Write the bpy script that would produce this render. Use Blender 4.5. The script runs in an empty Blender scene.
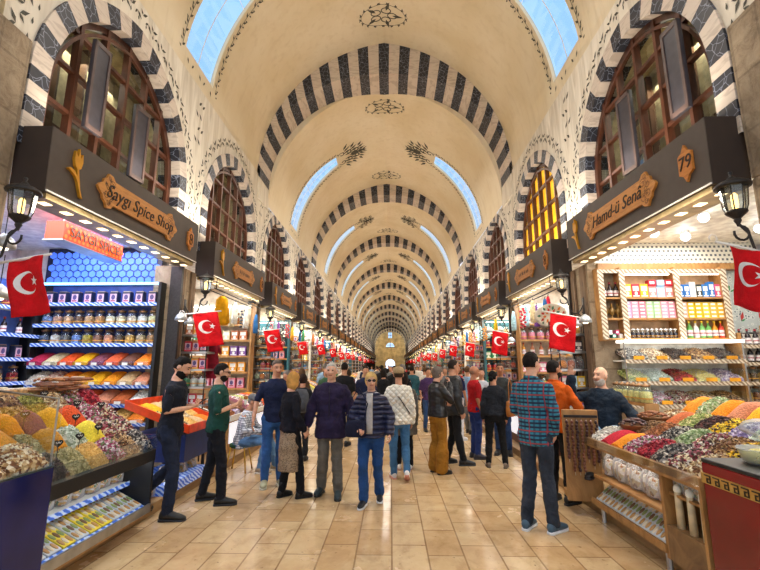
import bpy, math, random
from mathutils import Vector, Matrix, noise
R=math.radians; PI=math.pi
rnd=random.Random(7)
XC=-0.17; HW=3.53; P=4.08; Y0=3.5
scene=bpy.context.scene; COL=scene.collection
def lin(c):
    if isinstance(c,str): c=tuple(int(c[i:i+2],16)/255 for i in (0,2,4))
    return tuple((v/12.92 if v<=.04045 else ((v+.055)/1.055)**2.4) for v in c)+(1,)
# ---------------------------------------------------------------- materials
M={}
class NT:
    def __init__(s,name):
        s.m=bpy.data.materials.new(name); s.m.use_nodes=True; s.t=s.m.node_tree; s.t.nodes.clear()
        s.o=s.n('ShaderNodeOutputMaterial'); s.p=s.n('ShaderNodeBsdfPrincipled'); s.l(s.p.outputs[0],s.o.inputs[0])
    def n(s,t,**k):
        x=s.t.nodes.new(t)
        for a,b in k.items(): setattr(x,a,b)
        return x
    def l(s,a,b): s.t.links.new(a,b)
    def co(s,kind='Object',scale=(1,1,1),rot=(0,0,0)):
        c=s.n('ShaderNodeTexCoord'); mp=s.n('ShaderNodeMapping'); mp.inputs['Scale'].default_value=scale; mp.inputs['Rotation'].default_value=rot
        s.l(c.outputs[kind],mp.inputs[0]); return mp.outputs[0]
    def noise(s,co,scale,detail=3,dist=0,rough=.5):
        x=s.n('ShaderNodeTexNoise'); x.inputs['Scale'].default_value=scale; x.inputs['Detail'].default_value=detail; x.inputs['Distortion'].default_value=dist; x.inputs['Roughness'].default_value=rough
        s.l(co,x.inputs['Vector']); return x.outputs['Fac']
    def vor(s,co,scale,feat='F1',out='Color'):
        x=s.n('ShaderNodeTexVoronoi',feature=feat); x.inputs['Scale'].default_value=scale; s.l(co,x.inputs['Vector']); return x.outputs[out]
    def ramp(s,f,stops,const=False):
        x=s.n('ShaderNodeValToRGB'); e=x.color_ramp.elements
        if const: x.color_ramp.interpolation='CONSTANT'
        while len(e)<len(stops): e.new(1)
        for i,(p,c) in enumerate(stops): e[i].position=p; e[i].color=lin(c) if not isinstance(c,float) else (c,c,c,1)
        s.l(f,x.inputs[0]); return x.outputs[0]
    def mix(s,f,a,b,bt='MIX'):
        x=s.n('ShaderNodeMix',data_type='RGBA',blend_type=bt)
        for v,i in ((f,0),(a,6),(b,7)):
            if isinstance(v,(int,float)): x.inputs[i].default_value=v
            elif isinstance(v,(str,tuple)): x.inputs[i].default_value=lin(v)
            else: s.l(v,x.inputs[i])
        return x.outputs[2]
    def math(s,op,a,b=0):
        x=s.n('ShaderNodeMath',operation=op)
        for v,i in ((a,0),(b,1)):
            if isinstance(v,(int,float)): x.inputs[i].default_value=v
            else: s.l(v,x.inputs[i])
        return x.outputs[0]
    def col(s,c):
        if isinstance(c,(str,tuple)): s.p.inputs['Base Color'].default_value=lin(c)
        else: s.l(c,s.p.inputs['Base Color'])
    def bump(s,h,st=.3,d=.01):
        x=s.n('ShaderNodeBump'); x.inputs['Strength'].default_value=st; x.inputs['Distance'].default_value=d; s.l(h,x.inputs['Height']); s.l(x.outputs[0],s.p.inputs['Normal'])
    def set(s,rough=.5,metal=0,emis=None,es=1,spec=.5):
        s.p.inputs['Roughness'].default_value=rough; s.p.inputs['Metallic'].default_value=metal
        s.p.inputs['Specular IOR Level'].default_value=spec
        if emis: s.p.inputs['Emission Color'].default_value=lin(emis); s.p.inputs['Emission Strength'].default_value=es
        return s.m
def shade(c,k):
    if isinstance(c,str): c=tuple(int(c[i:i+2],16)/255 for i in (0,2,4))
    return tuple(min(1,max(0,v*k)) for v in c)
def plain(c,rough=.5,metal=0,var=.12,sc=8,bmp=0,emis=None,es=1,key=None):
    key=key or ('p',c,rough,metal,var,sc,bmp,emis,es)
    if key in M: return M[key]
    t=NT('surface_%d'%len(M)); co=t.co()
    t.col(t.ramp(t.noise(co,sc,4),[(.3,shade(c,1-var)),(.7,shade(c,1+var))]))
    if bmp: t.bump(t.noise(co,sc*5,3),bmp,.01)
    M[key]=t.set(rough,metal,emis,es); return M[key]
def fabric(c,var=.15,weave=260):
    key=('f',c,var,weave)
    if key in M: return M[key]
    t=NT('cloth_%d'%len(M)); co=t.co()
    t.col(t.ramp(t.noise(co,6,5,.4),[(.3,shade(c,1-var)),(.72,shade(c,1+var))]))
    t.bump(t.math('ADD',t.noise(co,14,3,.6),t.math('MULTIPLY',t.noise(co,weave,2),.25)),.7,.04)
    M[key]=t.set(.85,spec=.25); return M[key]
def grain(cols,sc=55,bump=.8,rough=.75):
    cols=tuple(cols); key=('g',cols,sc)
    if key in M: return M[key]
    t=NT('grain_%d'%len(M)); co=t.co()
    sep=t.n('ShaderNodeSeparateColor'); t.l(t.vor(co,sc),sep.inputs[0])
    n=len(cols); t.col(t.ramp(sep.outputs[0],[(i/n,c) for i,c in enumerate(cols)],True) if n>1 else t.ramp(t.noise(co,sc,3),[(.3,shade(cols[0],.86)),(.7,shade(cols[0],1.12))]))
    t.bump(t.vor(co,sc,'F1','Distance'),bump if n>1 else .35,.02)
    M[key]=t.set(rough,spec=.3); return M[key]
def wood(c,c2,scale=(1,1,1),rough=.45,sc=5):
    key=('w',c,c2,scale,sc)
    if key in M: return M[key]
    t=NT('wood_%d'%len(M)); co=t.co(scale=scale)
    n1=t.noise(co,sc,6,1.2,.65); t.col(t.ramp(n1,[(.32,c2),(.62,c)])); t.bump(n1,.2,.01)
    M[key]=t.set(rough); return M[key]
def emit(c,s,key=None):
    k=('e',c,s)
    if k in M: return M[k]
    t=NT('glow_%d'%len(M)); t.col(c); M[k]=t.set(.5,0,c,s); return M[k]
def glass(tint='eef4f4',alpha=.12,rough=.05):
    k=('gl',tint,alpha)
    if k in M: return M[k]
    m=bpy.data.materials.new('glass_%d'%len(M)); m.use_nodes=True; t=m.node_tree; t.nodes.clear()
    o=t.nodes.new('ShaderNodeOutputMaterial'); a=t.nodes.new('ShaderNodeBsdfTransparent'); g=t.nodes.new('ShaderNodeBsdfPrincipled' if alpha>.17 else 'ShaderNodeBsdfGlossy'); x=t.nodes.new('ShaderNodeMixShader')
    a.inputs[0].default_value=lin(tint); g.inputs[0].default_value=lin(tint); g.inputs['Roughness'].default_value=rough
    lw=t.nodes.new('ShaderNodeLayerWeight'); lw.inputs[0].default_value=.25; ad=t.nodes.new('ShaderNodeMath'); ad.operation='ADD'; ad.inputs[1].default_value=alpha; ad.use_clamp=True
    t.links.new(lw.outputs['Facing'],ad.inputs[0]); mu=t.nodes.new('ShaderNodeMath'); mu.operation='MULTIPLY'; mu.inputs[1].default_value=.6; t.links.new(ad.outputs[0],mu.inputs[0])
    t.links.new(mu.outputs[0],x.inputs[0]); t.links.new(a.outputs[0],x.inputs[1]); t.links.new(g.outputs[0],x.inputs[2]); t.links.new(x.outputs[0],o.inputs[0])
    M[k]=m; return m
def special():
    # painted plaster: cream with faint drips and wear
    t=NT('cream_plaster'); co=t.co('Generated') if 0 else t.co(); a=t.noise(co,.7,5,.3); b=t.noise(t.co(scale=(3,3,.5)),2.2,5,.5)
    c=t.mix(t.ramp(a,[(.35,0.),(.7,1.)]),'e0d0ae','ebdfc6'); c=t.mix(t.math('MULTIPLY',t.ramp(b,[(.5,0.),(.75,1.)]),.35),c,'cdbb98'); t.col(c); t.bump(t.noise(co,6,4),.12,.02); M['plaster']=t.set(.8)
    t=NT('wall_plaster'); co=t.co(); b=t.noise(t.co(scale=(3,3,.4)),2,6,.8)
    c=t.mix(t.ramp(b,[(.42,0.),(.75,1.)]),'e6dfd0','c6bcaa'); t.col(c); t.bump(t.noise(co,9,4),.18,.02); M['wallp']=t.set(.85)
    # travertine floor tiles, polished
    t=NT('travertine_tiles'); br=t.n('ShaderNodeTexBrick'); br.inputs['Scale'].default_value=1; br.inputs['Brick Width'].default_value=.62; br.inputs['Row Height'].default_value=.33; br.inputs['Mortar Size'].default_value=.009; br.offset=.37
    br.inputs['Color1'].default_value=lin('dcc298'); br.inputs['Color2'].default_value=lin('b58c5c'); br.inputs['Mortar'].default_value=lin('6d4f36'); br.inputs['Bias'].default_value=-.2; br.inputs['Mortar Smooth'].default_value=.3
    co=t.co(rot=(0,0,R(90))); t.l(co,br.inputs['Vector'])
    n1=t.noise(co,2.6,8,.4,.7); n2=t.noise(t.co(scale=(1.6,1,1)),3.1,7,.4,.65)
    c=t.mix(.4,br.outputs[0],t.ramp(n1,[(.3,'a67c50'),(.5,'cfa976'),(.72,'e6cba0')])); c=t.mix(t.ramp(n2,[(.5,0.),(.72,.5)]),c,'96703f')
    c=t.mix(t.ramp(t.noise(t.co(),22,4),[(.66,0.),(.72,.6)]),c,'6c4a2e'); t.col(c)
    t.l(t.ramp(t.noise(t.co(),2.3,5),[(.3,.16),(.7,.38)]),t.p.inputs['Roughness'])
    t.bump(t.math('ADD',t.math('MULTIPLY',br.outputs['Fac'],-1.),t.math('MULTIPLY',n1,.6)),.25,.004); m=t.set(.25); t.l(t.ramp(t.noise(t.co(),2.3,5),[(.3,.1),(.7,.3)]),t.p.inputs['Roughness']); M['floor']=m
    for nm,base,vein,w in (('black_marble','22242e','8a92a4',.035),('pale_marble','c8bcae','9a887a',.03)):
        t=NT(nm); co=t.co(scale=(1,1,1)); cd=t.n('ShaderNodeTexNoise'); cd.inputs['Scale'].default_value=5; t.l(co,cd.inputs['Vector']); v=t.mix(.12,co,cd.outputs['Color'],'ADD')
        ds=t.vor(v,9 if 'black' in nm else 6,'DISTANCE_TO_EDGE','Distance'); c=t.mix(t.ramp(ds,[(0,1.),(w,0.)]),base,vein)
        if 'pale' in nm: c=t.mix(t.ramp(t.noise(t.co(scale=(1,1,5),rot=(.6,.5,0)),4,4,1),[(.5,0.),(.6,.5)]),'cdc0b2','a08f80')
        t.col(c); t.bump(t.noise(co,20,3),.15,.01); M[nm]=t.set(.45)
    # old pier masonry
    t=NT('old_stone'); co=t.co(rot=(R(90),0,R(90))); br=t.n('ShaderNodeTexBrick'); br.inputs['Scale'].default_value=1; br.inputs['Brick Width'].default_value=.55; br.inputs['Row Height'].default_value=.3; br.inputs['Mortar Size'].default_value=.012
    br.inputs['Color1'].default_value=lin('a08d74'); br.inputs['Color2'].default_value=lin('85735c'); br.inputs['Mortar'].default_value=lin('6a5a48'); t.l(co,br.inputs['Vector'])
    n=t.noise(t.co(),7,7,.6,.7); c=t.mix(.5,br.outputs[0],t.ramp(n,[(.3,'5f5040'),(.5,'9a8972'),(.75,'c0b198')])); t.col(c); t.bump(t.math('ADD',n,t.math('MULTIPLY',br.outputs['Fac'],-.5)),.7,.03); M['stone']=t.set(.9)
    # blue and white wavy shelf edging
    t=NT('blue_wave_edging'); w=t.n('ShaderNodeTexWave',wave_type='BANDS',bands_direction='DIAGONAL'); w.inputs['Scale'].default_value=7; w.inputs['Distortion'].default_value=5; w.inputs['Detail'].default_value=2; t.l(t.co(scale=(1,1,1.6)),w.inputs['Vector'])
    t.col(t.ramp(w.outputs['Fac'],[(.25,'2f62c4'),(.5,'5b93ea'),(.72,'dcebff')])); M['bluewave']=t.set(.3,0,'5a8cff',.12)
    t=NT('brown_wave_edging'); w=t.n('ShaderNodeTexWave',wave_type='BANDS',bands_direction='DIAGONAL'); w.inputs['Scale'].default_value=9; w.inputs['Distortion'].default_value=3; t.l(t.co(),w.inputs['Vector'])
    t.col(t.ramp(w.outputs['Fac'],[(.35,'8a745c'),(.6,'d8cdb8')])); M['brownwave']=t.set(.4)
    # plaid shirts
    t=NT('plaid_cloth'); co=t.co(); sp=t.n('ShaderNodeSeparateXYZ'); t.l(co,sp.inputs[0])
    def band(v,f,th,ph=0): return t.math('GREATER_THAN',t.math('SINE',t.math('ADD',t.math('MULTIPLY',v,f),ph)),th)
    c=t.mix(band(sp.outputs[2],150,.1),'2f7f96','1c2740'); c=t.mix(t.math('MULTIPLY',band(sp.outputs[0],120,.3),.6),c,'1a2440'); c=t.mix(t.math('MULTIPLY',band(sp.outputs[2],50,.96,1),.9),c,'b04a48'); c=t.mix(t.math('MULTIPLY',band(sp.outputs[0],40,.975,1),.8),c,'a83f48')
    t.col(c); t.bump(t.noise(co,13,3,.6),.5,.025); M['plaid']=t.set(.85)
    t=NT('checked_cloth'); co=t.co(); sp=t.n('ShaderNodeSeparateXYZ'); t.l(co,sp.inputs[0])
    c=t.mix(t.math('MULTIPLY',t.math('GREATER_THAN',t.math('SINE',t.math('MULTIPLY',sp.outputs[2],170)),.2),.55),'dfe2e8','3a4256'); c=t.mix(t.math('MULTIPLY',t.math('GREATER_THAN',t.math('SINE',t.math('MULTIPLY',sp.outputs[0],170)),.2),.55),c,'2f3850'); t.col(c); M['check']=t.set(.85)
    t=NT('spotted_skirt_cloth'); co=t.co(); ds=t.vor(co,70,'F1','Distance'); t.col(t.ramp(ds,[(.28,'3a2c22'),(.42,'a08a70')])); t.bump(t.noise(co,12,3),.4,.02); M['spot']=t.set(.85)
    t=NT('puffer_navy'); sp=t.n('ShaderNodeSeparateXYZ'); t.l(t.co(),sp.inputs[0]); s_=t.math('ABSOLUTE',t.math('SINE',t.math('MULTIPLY',sp.outputs[2],52))); t.col(t.ramp(s_,[(0,'12162c'),(.4,'262c4c')])); t.bump(s_,.9,.03); M['puffer']=t.set(.38)
    t=NT('quilted_white'); sp=t.n('ShaderNodeSeparateXYZ'); t.l(t.co(),sp.inputs[0]); q=t.math('MULTIPLY',t.math('ABSOLUTE',t.math('SINE',t.math('MULTIPLY',t.math('ADD',sp.outputs[0],sp.outputs[2]),34))),t.math('ABSOLUTE',t.math('SINE',t.math('MULTIPLY',t.math('SUBTRACT',sp.outputs[0],sp.outputs[2]),34)))); t.col(t.ramp(q,[(0,'c9c3b2'),(.2,'ece8da')])); t.bump(q,.8,.02); M['quilt']=t.set(.7)
    t=NT('glazed_ottoman_tiles'); co=t.co(); ds=t.vor(co,16,'F1','Distance'); t.col(t.ramp(ds,[(.2,'6f7f86'),(.34,'e2e6df'),(.5,'bcc6c4')])); M['tilepanel']=t.set(.25)
    t=NT('silvery_interlace_panel'); co=t.co(rot=(0,R(45),0)); ck=t.n('ShaderNodeTexBrick'); ck.offset=.5; ck.inputs['Scale'].default_value=1; ck.inputs['Brick Width'].default_value=.075; ck.inputs['Row Height'].default_value=.075; ck.inputs['Mortar Size'].default_value=.02
    ck.inputs['Color1'].default_value=lin('55606a'); ck.inputs['Color2'].default_value=lin('6a6c6a'); ck.inputs['Mortar'].default_value=lin('e8e6d8'); t.l(t.co(rot=(R(90),0,R(0)),scale=(1,1,1)),ck.inputs['Vector']); t.col(ck.outputs[0]); M['lace']=t.set(.4)
special()
M['wood']=wood('5a3220','34190c',(1,1,.3),.4); M['oak']=wood('b98a52','8d6233',(1,1,.4)); M['oldwood']=wood('7c644c','4a3828',(3,3,.4),.8); M['plaque']=wood('cf8f42','a96a26',(1,4,8),.5,3); M['plaque2']=wood('c87f30','9c5c1c',(1,4,8),.5,3)
M['signbox']=plain('4b413a',.55,0,.05); M['signend']=plain('32261f',.6,0,.06); M['gold']=plain('d79a2b',.35,.5,.1); M['black']=plain('191a1c',.45); M['iron']=plain('33302f',.5,.6,.15,30,.2)
M['brass']=plain('8a6a4c',.4,.7,.2); M['paint']=plain('4c4a40',.8,0,.2); M['ink']=plain('2a1a10',.6); M['white']=plain('eceae4',.5,0,.04); M['steel']=plain('b4b6b8',.3,.9,.08); M['cream']=plain('e9dfc8',.7); M['sand']=M['cream']
M['flag']=fabric('d8121c',.1); M['flagw']=fabric('f4f0ee',.03); M['skin']=plain('c99272',.55,0,.08,18); M['skin2']=plain('b57b5a',.55,0,.08,18); M['skin3']=plain('dca88a',.55,0,.06,18)
M['glass']=glass(); M['darkglass']=glass('a8b4b4',.16,.03); M['acr']=glass('fafdff',.02,.04)
# ---------------------------------------------------------------- mesh builder
class MB:
    def __init__(s): s.v=[];s.f=[];s.m=[]
    def add(s,vs,fs,mi=0):
        o=len(s.v); s.v+=[tuple(v) for v in vs]; s.f+=[tuple(i+o for i in f) for f in fs]; s.m+=[mi]*len(fs); return s
    def box(s,x0,x1,y0,y1,z0,z1,mi=0,mat=None):
        vs=[(x0,y0,z0),(x1,y0,z0),(x1,y1,z0),(x0,y1,z0),(x0,y0,z1),(x1,y0,z1),(x1,y1,z1),(x0,y1,z1)]
        if mat is not None: vs=[mat@Vector(v) for v in vs]
        return s.add(vs,[(3,2,1,0),(4,5,6,7),(0,1,5,4),(1,2,6,5),(2,3,7,6),(3,0,4,7)],mi)
    def ob(s,c,sz,rx=0,ry=0,rz=0,mi=0):
        m=Matrix.Translation(c)@Matrix.Rotation(R(rz),4,'Z')@Matrix.Rotation(R(ry),4,'Y')@Matrix.Rotation(R(rx),4,'X')
        a,b,d=(q/2 for q in sz); return s.box(-a,a,-b,b,-d,d,mi,m)
    def lathe(s,c,prof,n=12,mi=0,sx=1,sy=1,mat=None,jit=0):
        vs=[];fs=[];k=len(prof)
        for r,z in prof:
            for i in range(n):
                a=2*PI*i/n; v=Vector((r*math.cos(a)*sx,r*math.sin(a)*sy,z))
                if mat is not None: v=mat@v
                vs.append(v+Vector(c))
        for j in range(k-1):
            for i in range(n): fs.append((j*n+i,j*n+(i+1)%n,(j+1)*n+(i+1)%n,(j+1)*n+i))
        fs.append(tuple(range(n))[::-1]); fs.append(tuple((k-1)*n+i for i in range(n)))
        return s.add(vs,fs,mi)
    def ell(s,c,r,n=8,k=5,mi=0,mat=None):
        if not hasattr(r,'__len__'): r=(r,r,r)
        prof=[(math.sin(PI*(j+.02)/(k+.04)),-math.cos(PI*(j+.02)/(k+.04))) for j in range(k+1)]
        m=Matrix.Diagonal((r[0],r[1],r[2],1)); m=(mat@m) if mat is not None else m
        return s.lathe(c,prof,n,mi,1,1,m)
    def tube(s,pts,r,n=7,mi=0,cap=True,round_=False,sq=1):
        pts=[Vector(p) for p in pts]; rs=list(r) if hasattr(r,'__len__') else [r]*len(pts)
        if round_:
            d0=(pts[0]-pts[1]).normalized(); d1=(pts[-1]-pts[-2]).normalized()
            a,b=rs[0],rs[-1]; pts=[pts[0]+d0*a*.95,pts[0]+d0*a*.6]+pts+[pts[-1]+d1*b*.6,pts[-1]+d1*b*.95]; rs=[a*.3,a*.8]+rs+[b*.8,b*.3]
        vs=[];fs=[];nn=None
        for i,p in enumerate(pts):
            t=(pts[min(i+1,len(pts)-1)]-pts[max(i-1,0)]).normalized()
            if nn is None: nn=t.orthogonal().normalized()
            nn=(nn-t*nn.dot(t)); nn=nn.normalized() if nn.length>1e-6 else t.orthogonal().normalized()
            bb=t.cross(nn)
            for k in range(n):
                a=2*PI*k/n; vs.append(p+(nn*math.cos(a)+bb*math.sin(a)*sq)*rs[i])
        for j in range(len(pts)-1):
            for i in range(n): fs.append((j*n+i,j*n+(i+1)%n,(j+1)*n+(i+1)%n,(j+1)*n+i))
        if cap: fs.append(tuple(range(n))[::-1]); fs.append(tuple((len(pts)-1)*n+i for i in range(n)))
        return s.add(vs,fs,mi)
    def rings(s,rings,mi=0,cap=True):
        n=len(rings[0]); vs=[p for r in rings for p in r]; fs=[]
        for j in range(len(rings)-1):
            for i in range(n): fs.append((j*n+i,j*n+(i+1)%n,(j+1)*n+(i+1)%n,(j+1)*n+i))
        if cap: fs.append(tuple(range(n))[::-1]); fs.append(tuple((len(rings)-1)*n+i for i in range(n)))
        return s.add(vs,fs,mi)
    def prism(s,poly,y0,y1,mi=0,mat=None):   # poly in x,z extruded along y
        n=len(poly); vs=[Vector((x,y0,z)) for x,z in poly]+[Vector((x,y1,z)) for x,z in poly]
        if mat is not None: vs=[mat@v for v in vs]
        fs=[tuple(range(n)),tuple(range(2*n-1,n-1,-1))]+[(i,i+n,(i+1)%n+n,(i+1)%n) for i in range(n)]
        return s.add(vs,fs,mi)
    def strip(s,pts,w,fn,mi=0,taper=True):   # ribbon of width w along 2-D pts, mapped by fn
        vs=[];fs=[];n=len(pts)
        for i,(a,b) in enumerate(pts):
            p,q=pts[max(0,i-1)],pts[min(n-1,i+1)]; dx,dy=q[0]-p[0],q[1]-p[1]; L=math.hypot(dx,dy) or 1
            ww=w*.5*(math.sin(PI*(i+.6)/(n+.2))**.5 if taper else 1); vs+= [fn(a-dy/L*ww,b+dx/L*ww),fn(a+dy/L*ww,b-dx/L*ww)]
        for i in range(n-1): fs.append((2*i,2*i+1,2*i+3,2*i+2))
        return s.add(vs,fs,mi)
    def leaf(s,a,b,ang,L,w,fn,mi=0):
        c,d=math.cos(ang),math.sin(ang); pt=lambda u,v: fn(a+c*u-d*v,b+d*u+c*v)
        return s.add([pt(0,0),pt(L*.4,w/2),pt(L,0),pt(L*.4,-w/2)],[(0,1,2,3)],mi)
    def build(s,name,mats,parent=None,smooth=False,bev=0,loc=None,rz=0,**pr):
        me=bpy.data.meshes.new(name); me.from_pydata([tuple(v) for v in s.v],[],s.f)
        if not hasattr(mats,'__len__'): mats=[mats]
        for m in mats: me.materials.append(m)
        me.polygons.foreach_set('material_index',s.m)
        if smooth: me.polygons.foreach_set('use_smooth',[True]*len(me.polygons))
        me.update(); return link(name,me,parent,bev,loc,rz,**pr)
def link(name,me,parent=None,bev=0,loc=None,rz=0,label=None,cat=None,group=None,kind=None):
    o=bpy.data.objects.new(name,me); COL.objects.link(o)
    if parent: o.parent=parent
    if loc: o.location=loc
    if rz: o.rotation_euler=(0,0,R(rz))
    if bev:
        b=o.modifiers.new('b','BEVEL'); b.width=bev; b.segments=2; b.limit_method='ANGLE'
    for k,v in (('label',label),('category',cat),('group',group),('kind',kind)):
        if v: o[k]=v
    return o
def empty(name,loc=(0,0,0),rz=0,**k): return link(name,None,None,0,loc,rz,**k)
def dup(o,loc=None,rz=None,label=None,parent=None,mats=None,scale=None):
    c=o.copy(); COL.objects.link(c)
    if parent: c.parent=parent
    if loc is not None: c.location=loc
    if rz is not None: c.rotation_euler=(c.rotation_euler[0],c.rotation_euler[1],R(rz))
    if scale is not None: c.scale=scale if hasattr(scale,'__len__') else (scale,)*3
    if label: c['label']=label
    recol(c,mats)
    for ch in o.children: dup(ch,parent=c,mats=mats)
    return c
def recol(c,mats):
    if mats and c.type=='MESH':
        for k,m in mats.items():
            nm,i=k if isinstance(k,tuple) else (k,0)
            if c.name.split('.')[0]==nm and i<len(c.material_slots):
                sl=c.material_slots[i]; sl.link='OBJECT'; sl.material=m
def text_mesh(txt,size,depth=.006,shear=.25,mat=None):
    cu=bpy.data.curves.new('letters','FONT'); cu.body=txt; cu.size=size; cu.extrude=depth; cu.shear=shear; cu.align_x='CENTER'; cu.align_y='CENTER'; cu.resolution_u=3
    o=bpy.data.objects.new('tmp_letters',cu); COL.objects.link(o); dg=bpy.context.evaluated_depsgraph_get(); me=bpy.data.meshes.new_from_object(o.evaluated_get(dg)); bpy.data.objects.remove(o)
    me.transform(Matrix.Rotation(R(90),4,'X')); me.materials.clear(); me.materials.append(mat or M['ink']); return me
ORD=['first','second','third','fourth','fifth','sixth','seventh','eighth','ninth','tenth','eleventh','twelfth','thirteenth','fourteenth','fifteenth','sixteenth','seventeenth','eighteenth','nineteenth','twentieth','twenty-first','twenty-second','twenty-third','twenty-fourth','twenty-fifth','twenty-sixth']
def W(side,k,x,y,z):    # shop frame -> world; x along the front as read by a customer, y into the shop
    yc=Y0+P*(k+.5)
    return (XC-HW-y,yc+x,z) if side=='left' else (XC+HW+y,yc-x,z)
RZ={'left':90,'right':-90}
# ---------------------------------------------------------------- people
def remesh(mb,voxel,smooth=4,wr=0,seed=0,mats=None,disp=None):
    me=bpy.data.meshes.new('tmp'); me.from_pydata([tuple(v) for v in mb.v],[],mb.f); o=bpy.data.objects.new('tmp_r',me); COL.objects.link(o)
    r=o.modifiers.new('r','REMESH'); r.mode='VOXEL'; r.voxel_size=voxel; q=o.modifiers.new('s','SMOOTH'); q.factor=.5; q.iterations=smooth
    dg=bpy.context.evaluated_depsgraph_get(); n=bpy.data.meshes.new_from_object(o.evaluated_get(dg)); bpy.data.objects.remove(o)
    if wr:
        nr=[v.normal.copy() for v in n.vertices]
        for v,nv in zip(n.vertices,nr):
            p=v.co.copy(); f=noise.noise(Vector((p.x*7+seed,p.y*7,p.z*13)))+.5*noise.noise(Vector((p.x*20,p.y*20+seed,p.z*30))); v.co=p+nv*(wr*f)
    n.polygons.foreach_set('use_smooth',[True]*len(n.polygons)); return n
def lerp(a,b,t): return Vector(a)+(Vector(b)-Vector(a))*t
class Body:
    def __init__(s,h=1.75,fem=False,lean=0,yaw=0,pitch=0,J=None,belly=0,sit=False,twist=0,slim=1):
        k=h/1.73; s.k=k; s.slim=slim; s.fem=fem; s.belly=belly; s.sit=sit
        sh=.152 if fem else .178; hp=.092
        d=dict(P=(0,0,.95),C=(0,0,1.3),N=(0,-.015,1.47),H=(0,.025,1.606))
        s.T=lambda p:p
        for sg,n in ((-1,'L'),(1,'R')):
            d[n+'sh']=(sg*sh*.97,-.01,1.362); d[n+'el']=(sg*(sh+.048),-.035,1.11); d[n+'wr']=(sg*(sh+.055),.04,.87)
            d[n+'hp']=(sg*hp,0,.92); d[n+'kn']=(sg*.092,.02,.5); d[n+'an']=(sg*.105,-.02,.085)
        ab=dict(J or {}); low={q:v for q,v in ab.items() if q[1:] in('kn','an','hp','toe')}; up={q:v for q,v in ab.items() if q not in low}
        d.update(up); d.update(low)
        dz=-.47 if sit else 0
        def T(p):
            p=Vector(p); t=min(1,max(0,(p.z-.93)/.2)); return p
        M4=Matrix.Translation((0,0,.95))@Matrix.Rotation(R(-lean),4,'X')@Matrix.Rotation(R(twist),4,'Z')@Matrix.Translation((0,0,-.95))
        def TT(p):
            p=Vector(p); t=min(1,max(0,(p.z-.9)/.18)); q=M4@p; r=p.lerp(q,t); return Vector((r.x,r.y,r.z+dz))*k
        s.TT=TT; s.J={}
        for n,p in d.items():
            if n in low or n[1:] in('kn','an','hp'): s.J[n]=Vector((p[0],p[1],p[2]))*k if (sit and n in low) else Vector((p[0],p[1],p[2]+dz))*k
            elif n in up and n[1:] in('wr','el'): s.J[n]=Vector((p[0],p[1],p[2]+dz))*k     # arms given in place
            else: s.J[n]=TT(p)
        s.Hm=Matrix.Translation(s.J['H'])@Matrix.Rotation(R(yaw+twist),4,'Z')@Matrix.Rotation(R(-pitch-lean*.4),4,'X')@Matrix.Scale(k,4)
        s.toe={n:(ab.get(n+'toe')) for n in 'LR'}
    def torso(s,mb,z0,z1,inf=0,flare=0,n=14):
        k=s.k; f=s.fem; rs=[]
        prof=[(.80,.155,.105),(.90,.172 if f else .165,.125),(1.0,.152,.112),(1.1,.132 if f else .148,.10),(1.22,.142 if f else .163,.112),(1.32,.15 if f else .178,.116),(1.375,.142 if f else .172,.1),(1.42,.098 if f else .12,.08),(1.455,.068 if f else .08,.066),(1.5,.052,.056)]
        zs=sorted(set([z0,z1]+[p[0] for p in prof if z0<p[0]<z1]))
        for z in zs:
            for a,b in zip(prof,prof[1:]):
                if a[0]<=z<=b[0]+1e-6: t=(z-a[0])/(b[0]-a[0]); hw=a[1]+(b[1]-a[1])*t; hd=a[2]+(b[2]-a[2])*t; break
            else: hw,hd=prof[0][1:] if z<.8 else prof[-1][1:]
            hw*=s.slim; fl=flare*max(0,(1.1-z)/.3); be=s.belly*math.exp(-((z-1.08)/.14)**2)
            rs.append([s.TT((math.cos(2*PI*i/n)*(hw+inf+fl),math.sin(2*PI*i/n)*(hd+inf+fl*.8+(be if math.sin(2*PI*i/n)>0 else 0)),z)) for i in range(n)])
        mb.rings(rs)
    def arm(s,mb,n,r0,r1,r2,end=1.0,start=0):
        J=s.J; k=s.k; a,b,c=J[n+'sh'],J[n+'el'],J[n+'wr']; pts=[a,lerp(a,b,.5),b,lerp(b,c,.5),c]; rs=[r0*k,(r0*.52+r1*.48)*k,r1*k,(r1*.55+r2*.45)*k,r2*k]
        L=4*end; i=int(L); fr=L-i; P=pts[:i+1]; Q=rs[:i+1]
        if fr>.01 and i<4: P.append(lerp(pts[i],pts[i+1],fr)); Q.append(rs[i]+(rs[i+1]-rs[i])*fr)
        mb.tube(P,Q,10,round_=True)
    def leg(s,mb,n,r0,r1,r2,end=1.0):
        J=s.J; k=s.k; a,b,c=J[n+'hp'],J[n+'kn'],J[n+'an']; b2=lerp(b,c,.35); pts=[a,lerp(a,b,.5),b,b2,lerp(b,c,end)]
        mb.tube(pts,[r0*k,(r0*.55+r1*.45)*k,r1*k,max(r1*.97,r2)*k if r2>r1 else r1*.98*k,r2*k],10,round_=True)
    def foot(s,n):
        J=s.J; a=J[n+'an']; sg=-1 if n=='L' else 1; t=s.toe[n]
        d=Vector(t) if t else Vector((sg*.16,1,0)); d.normalize(); return a,d
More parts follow.
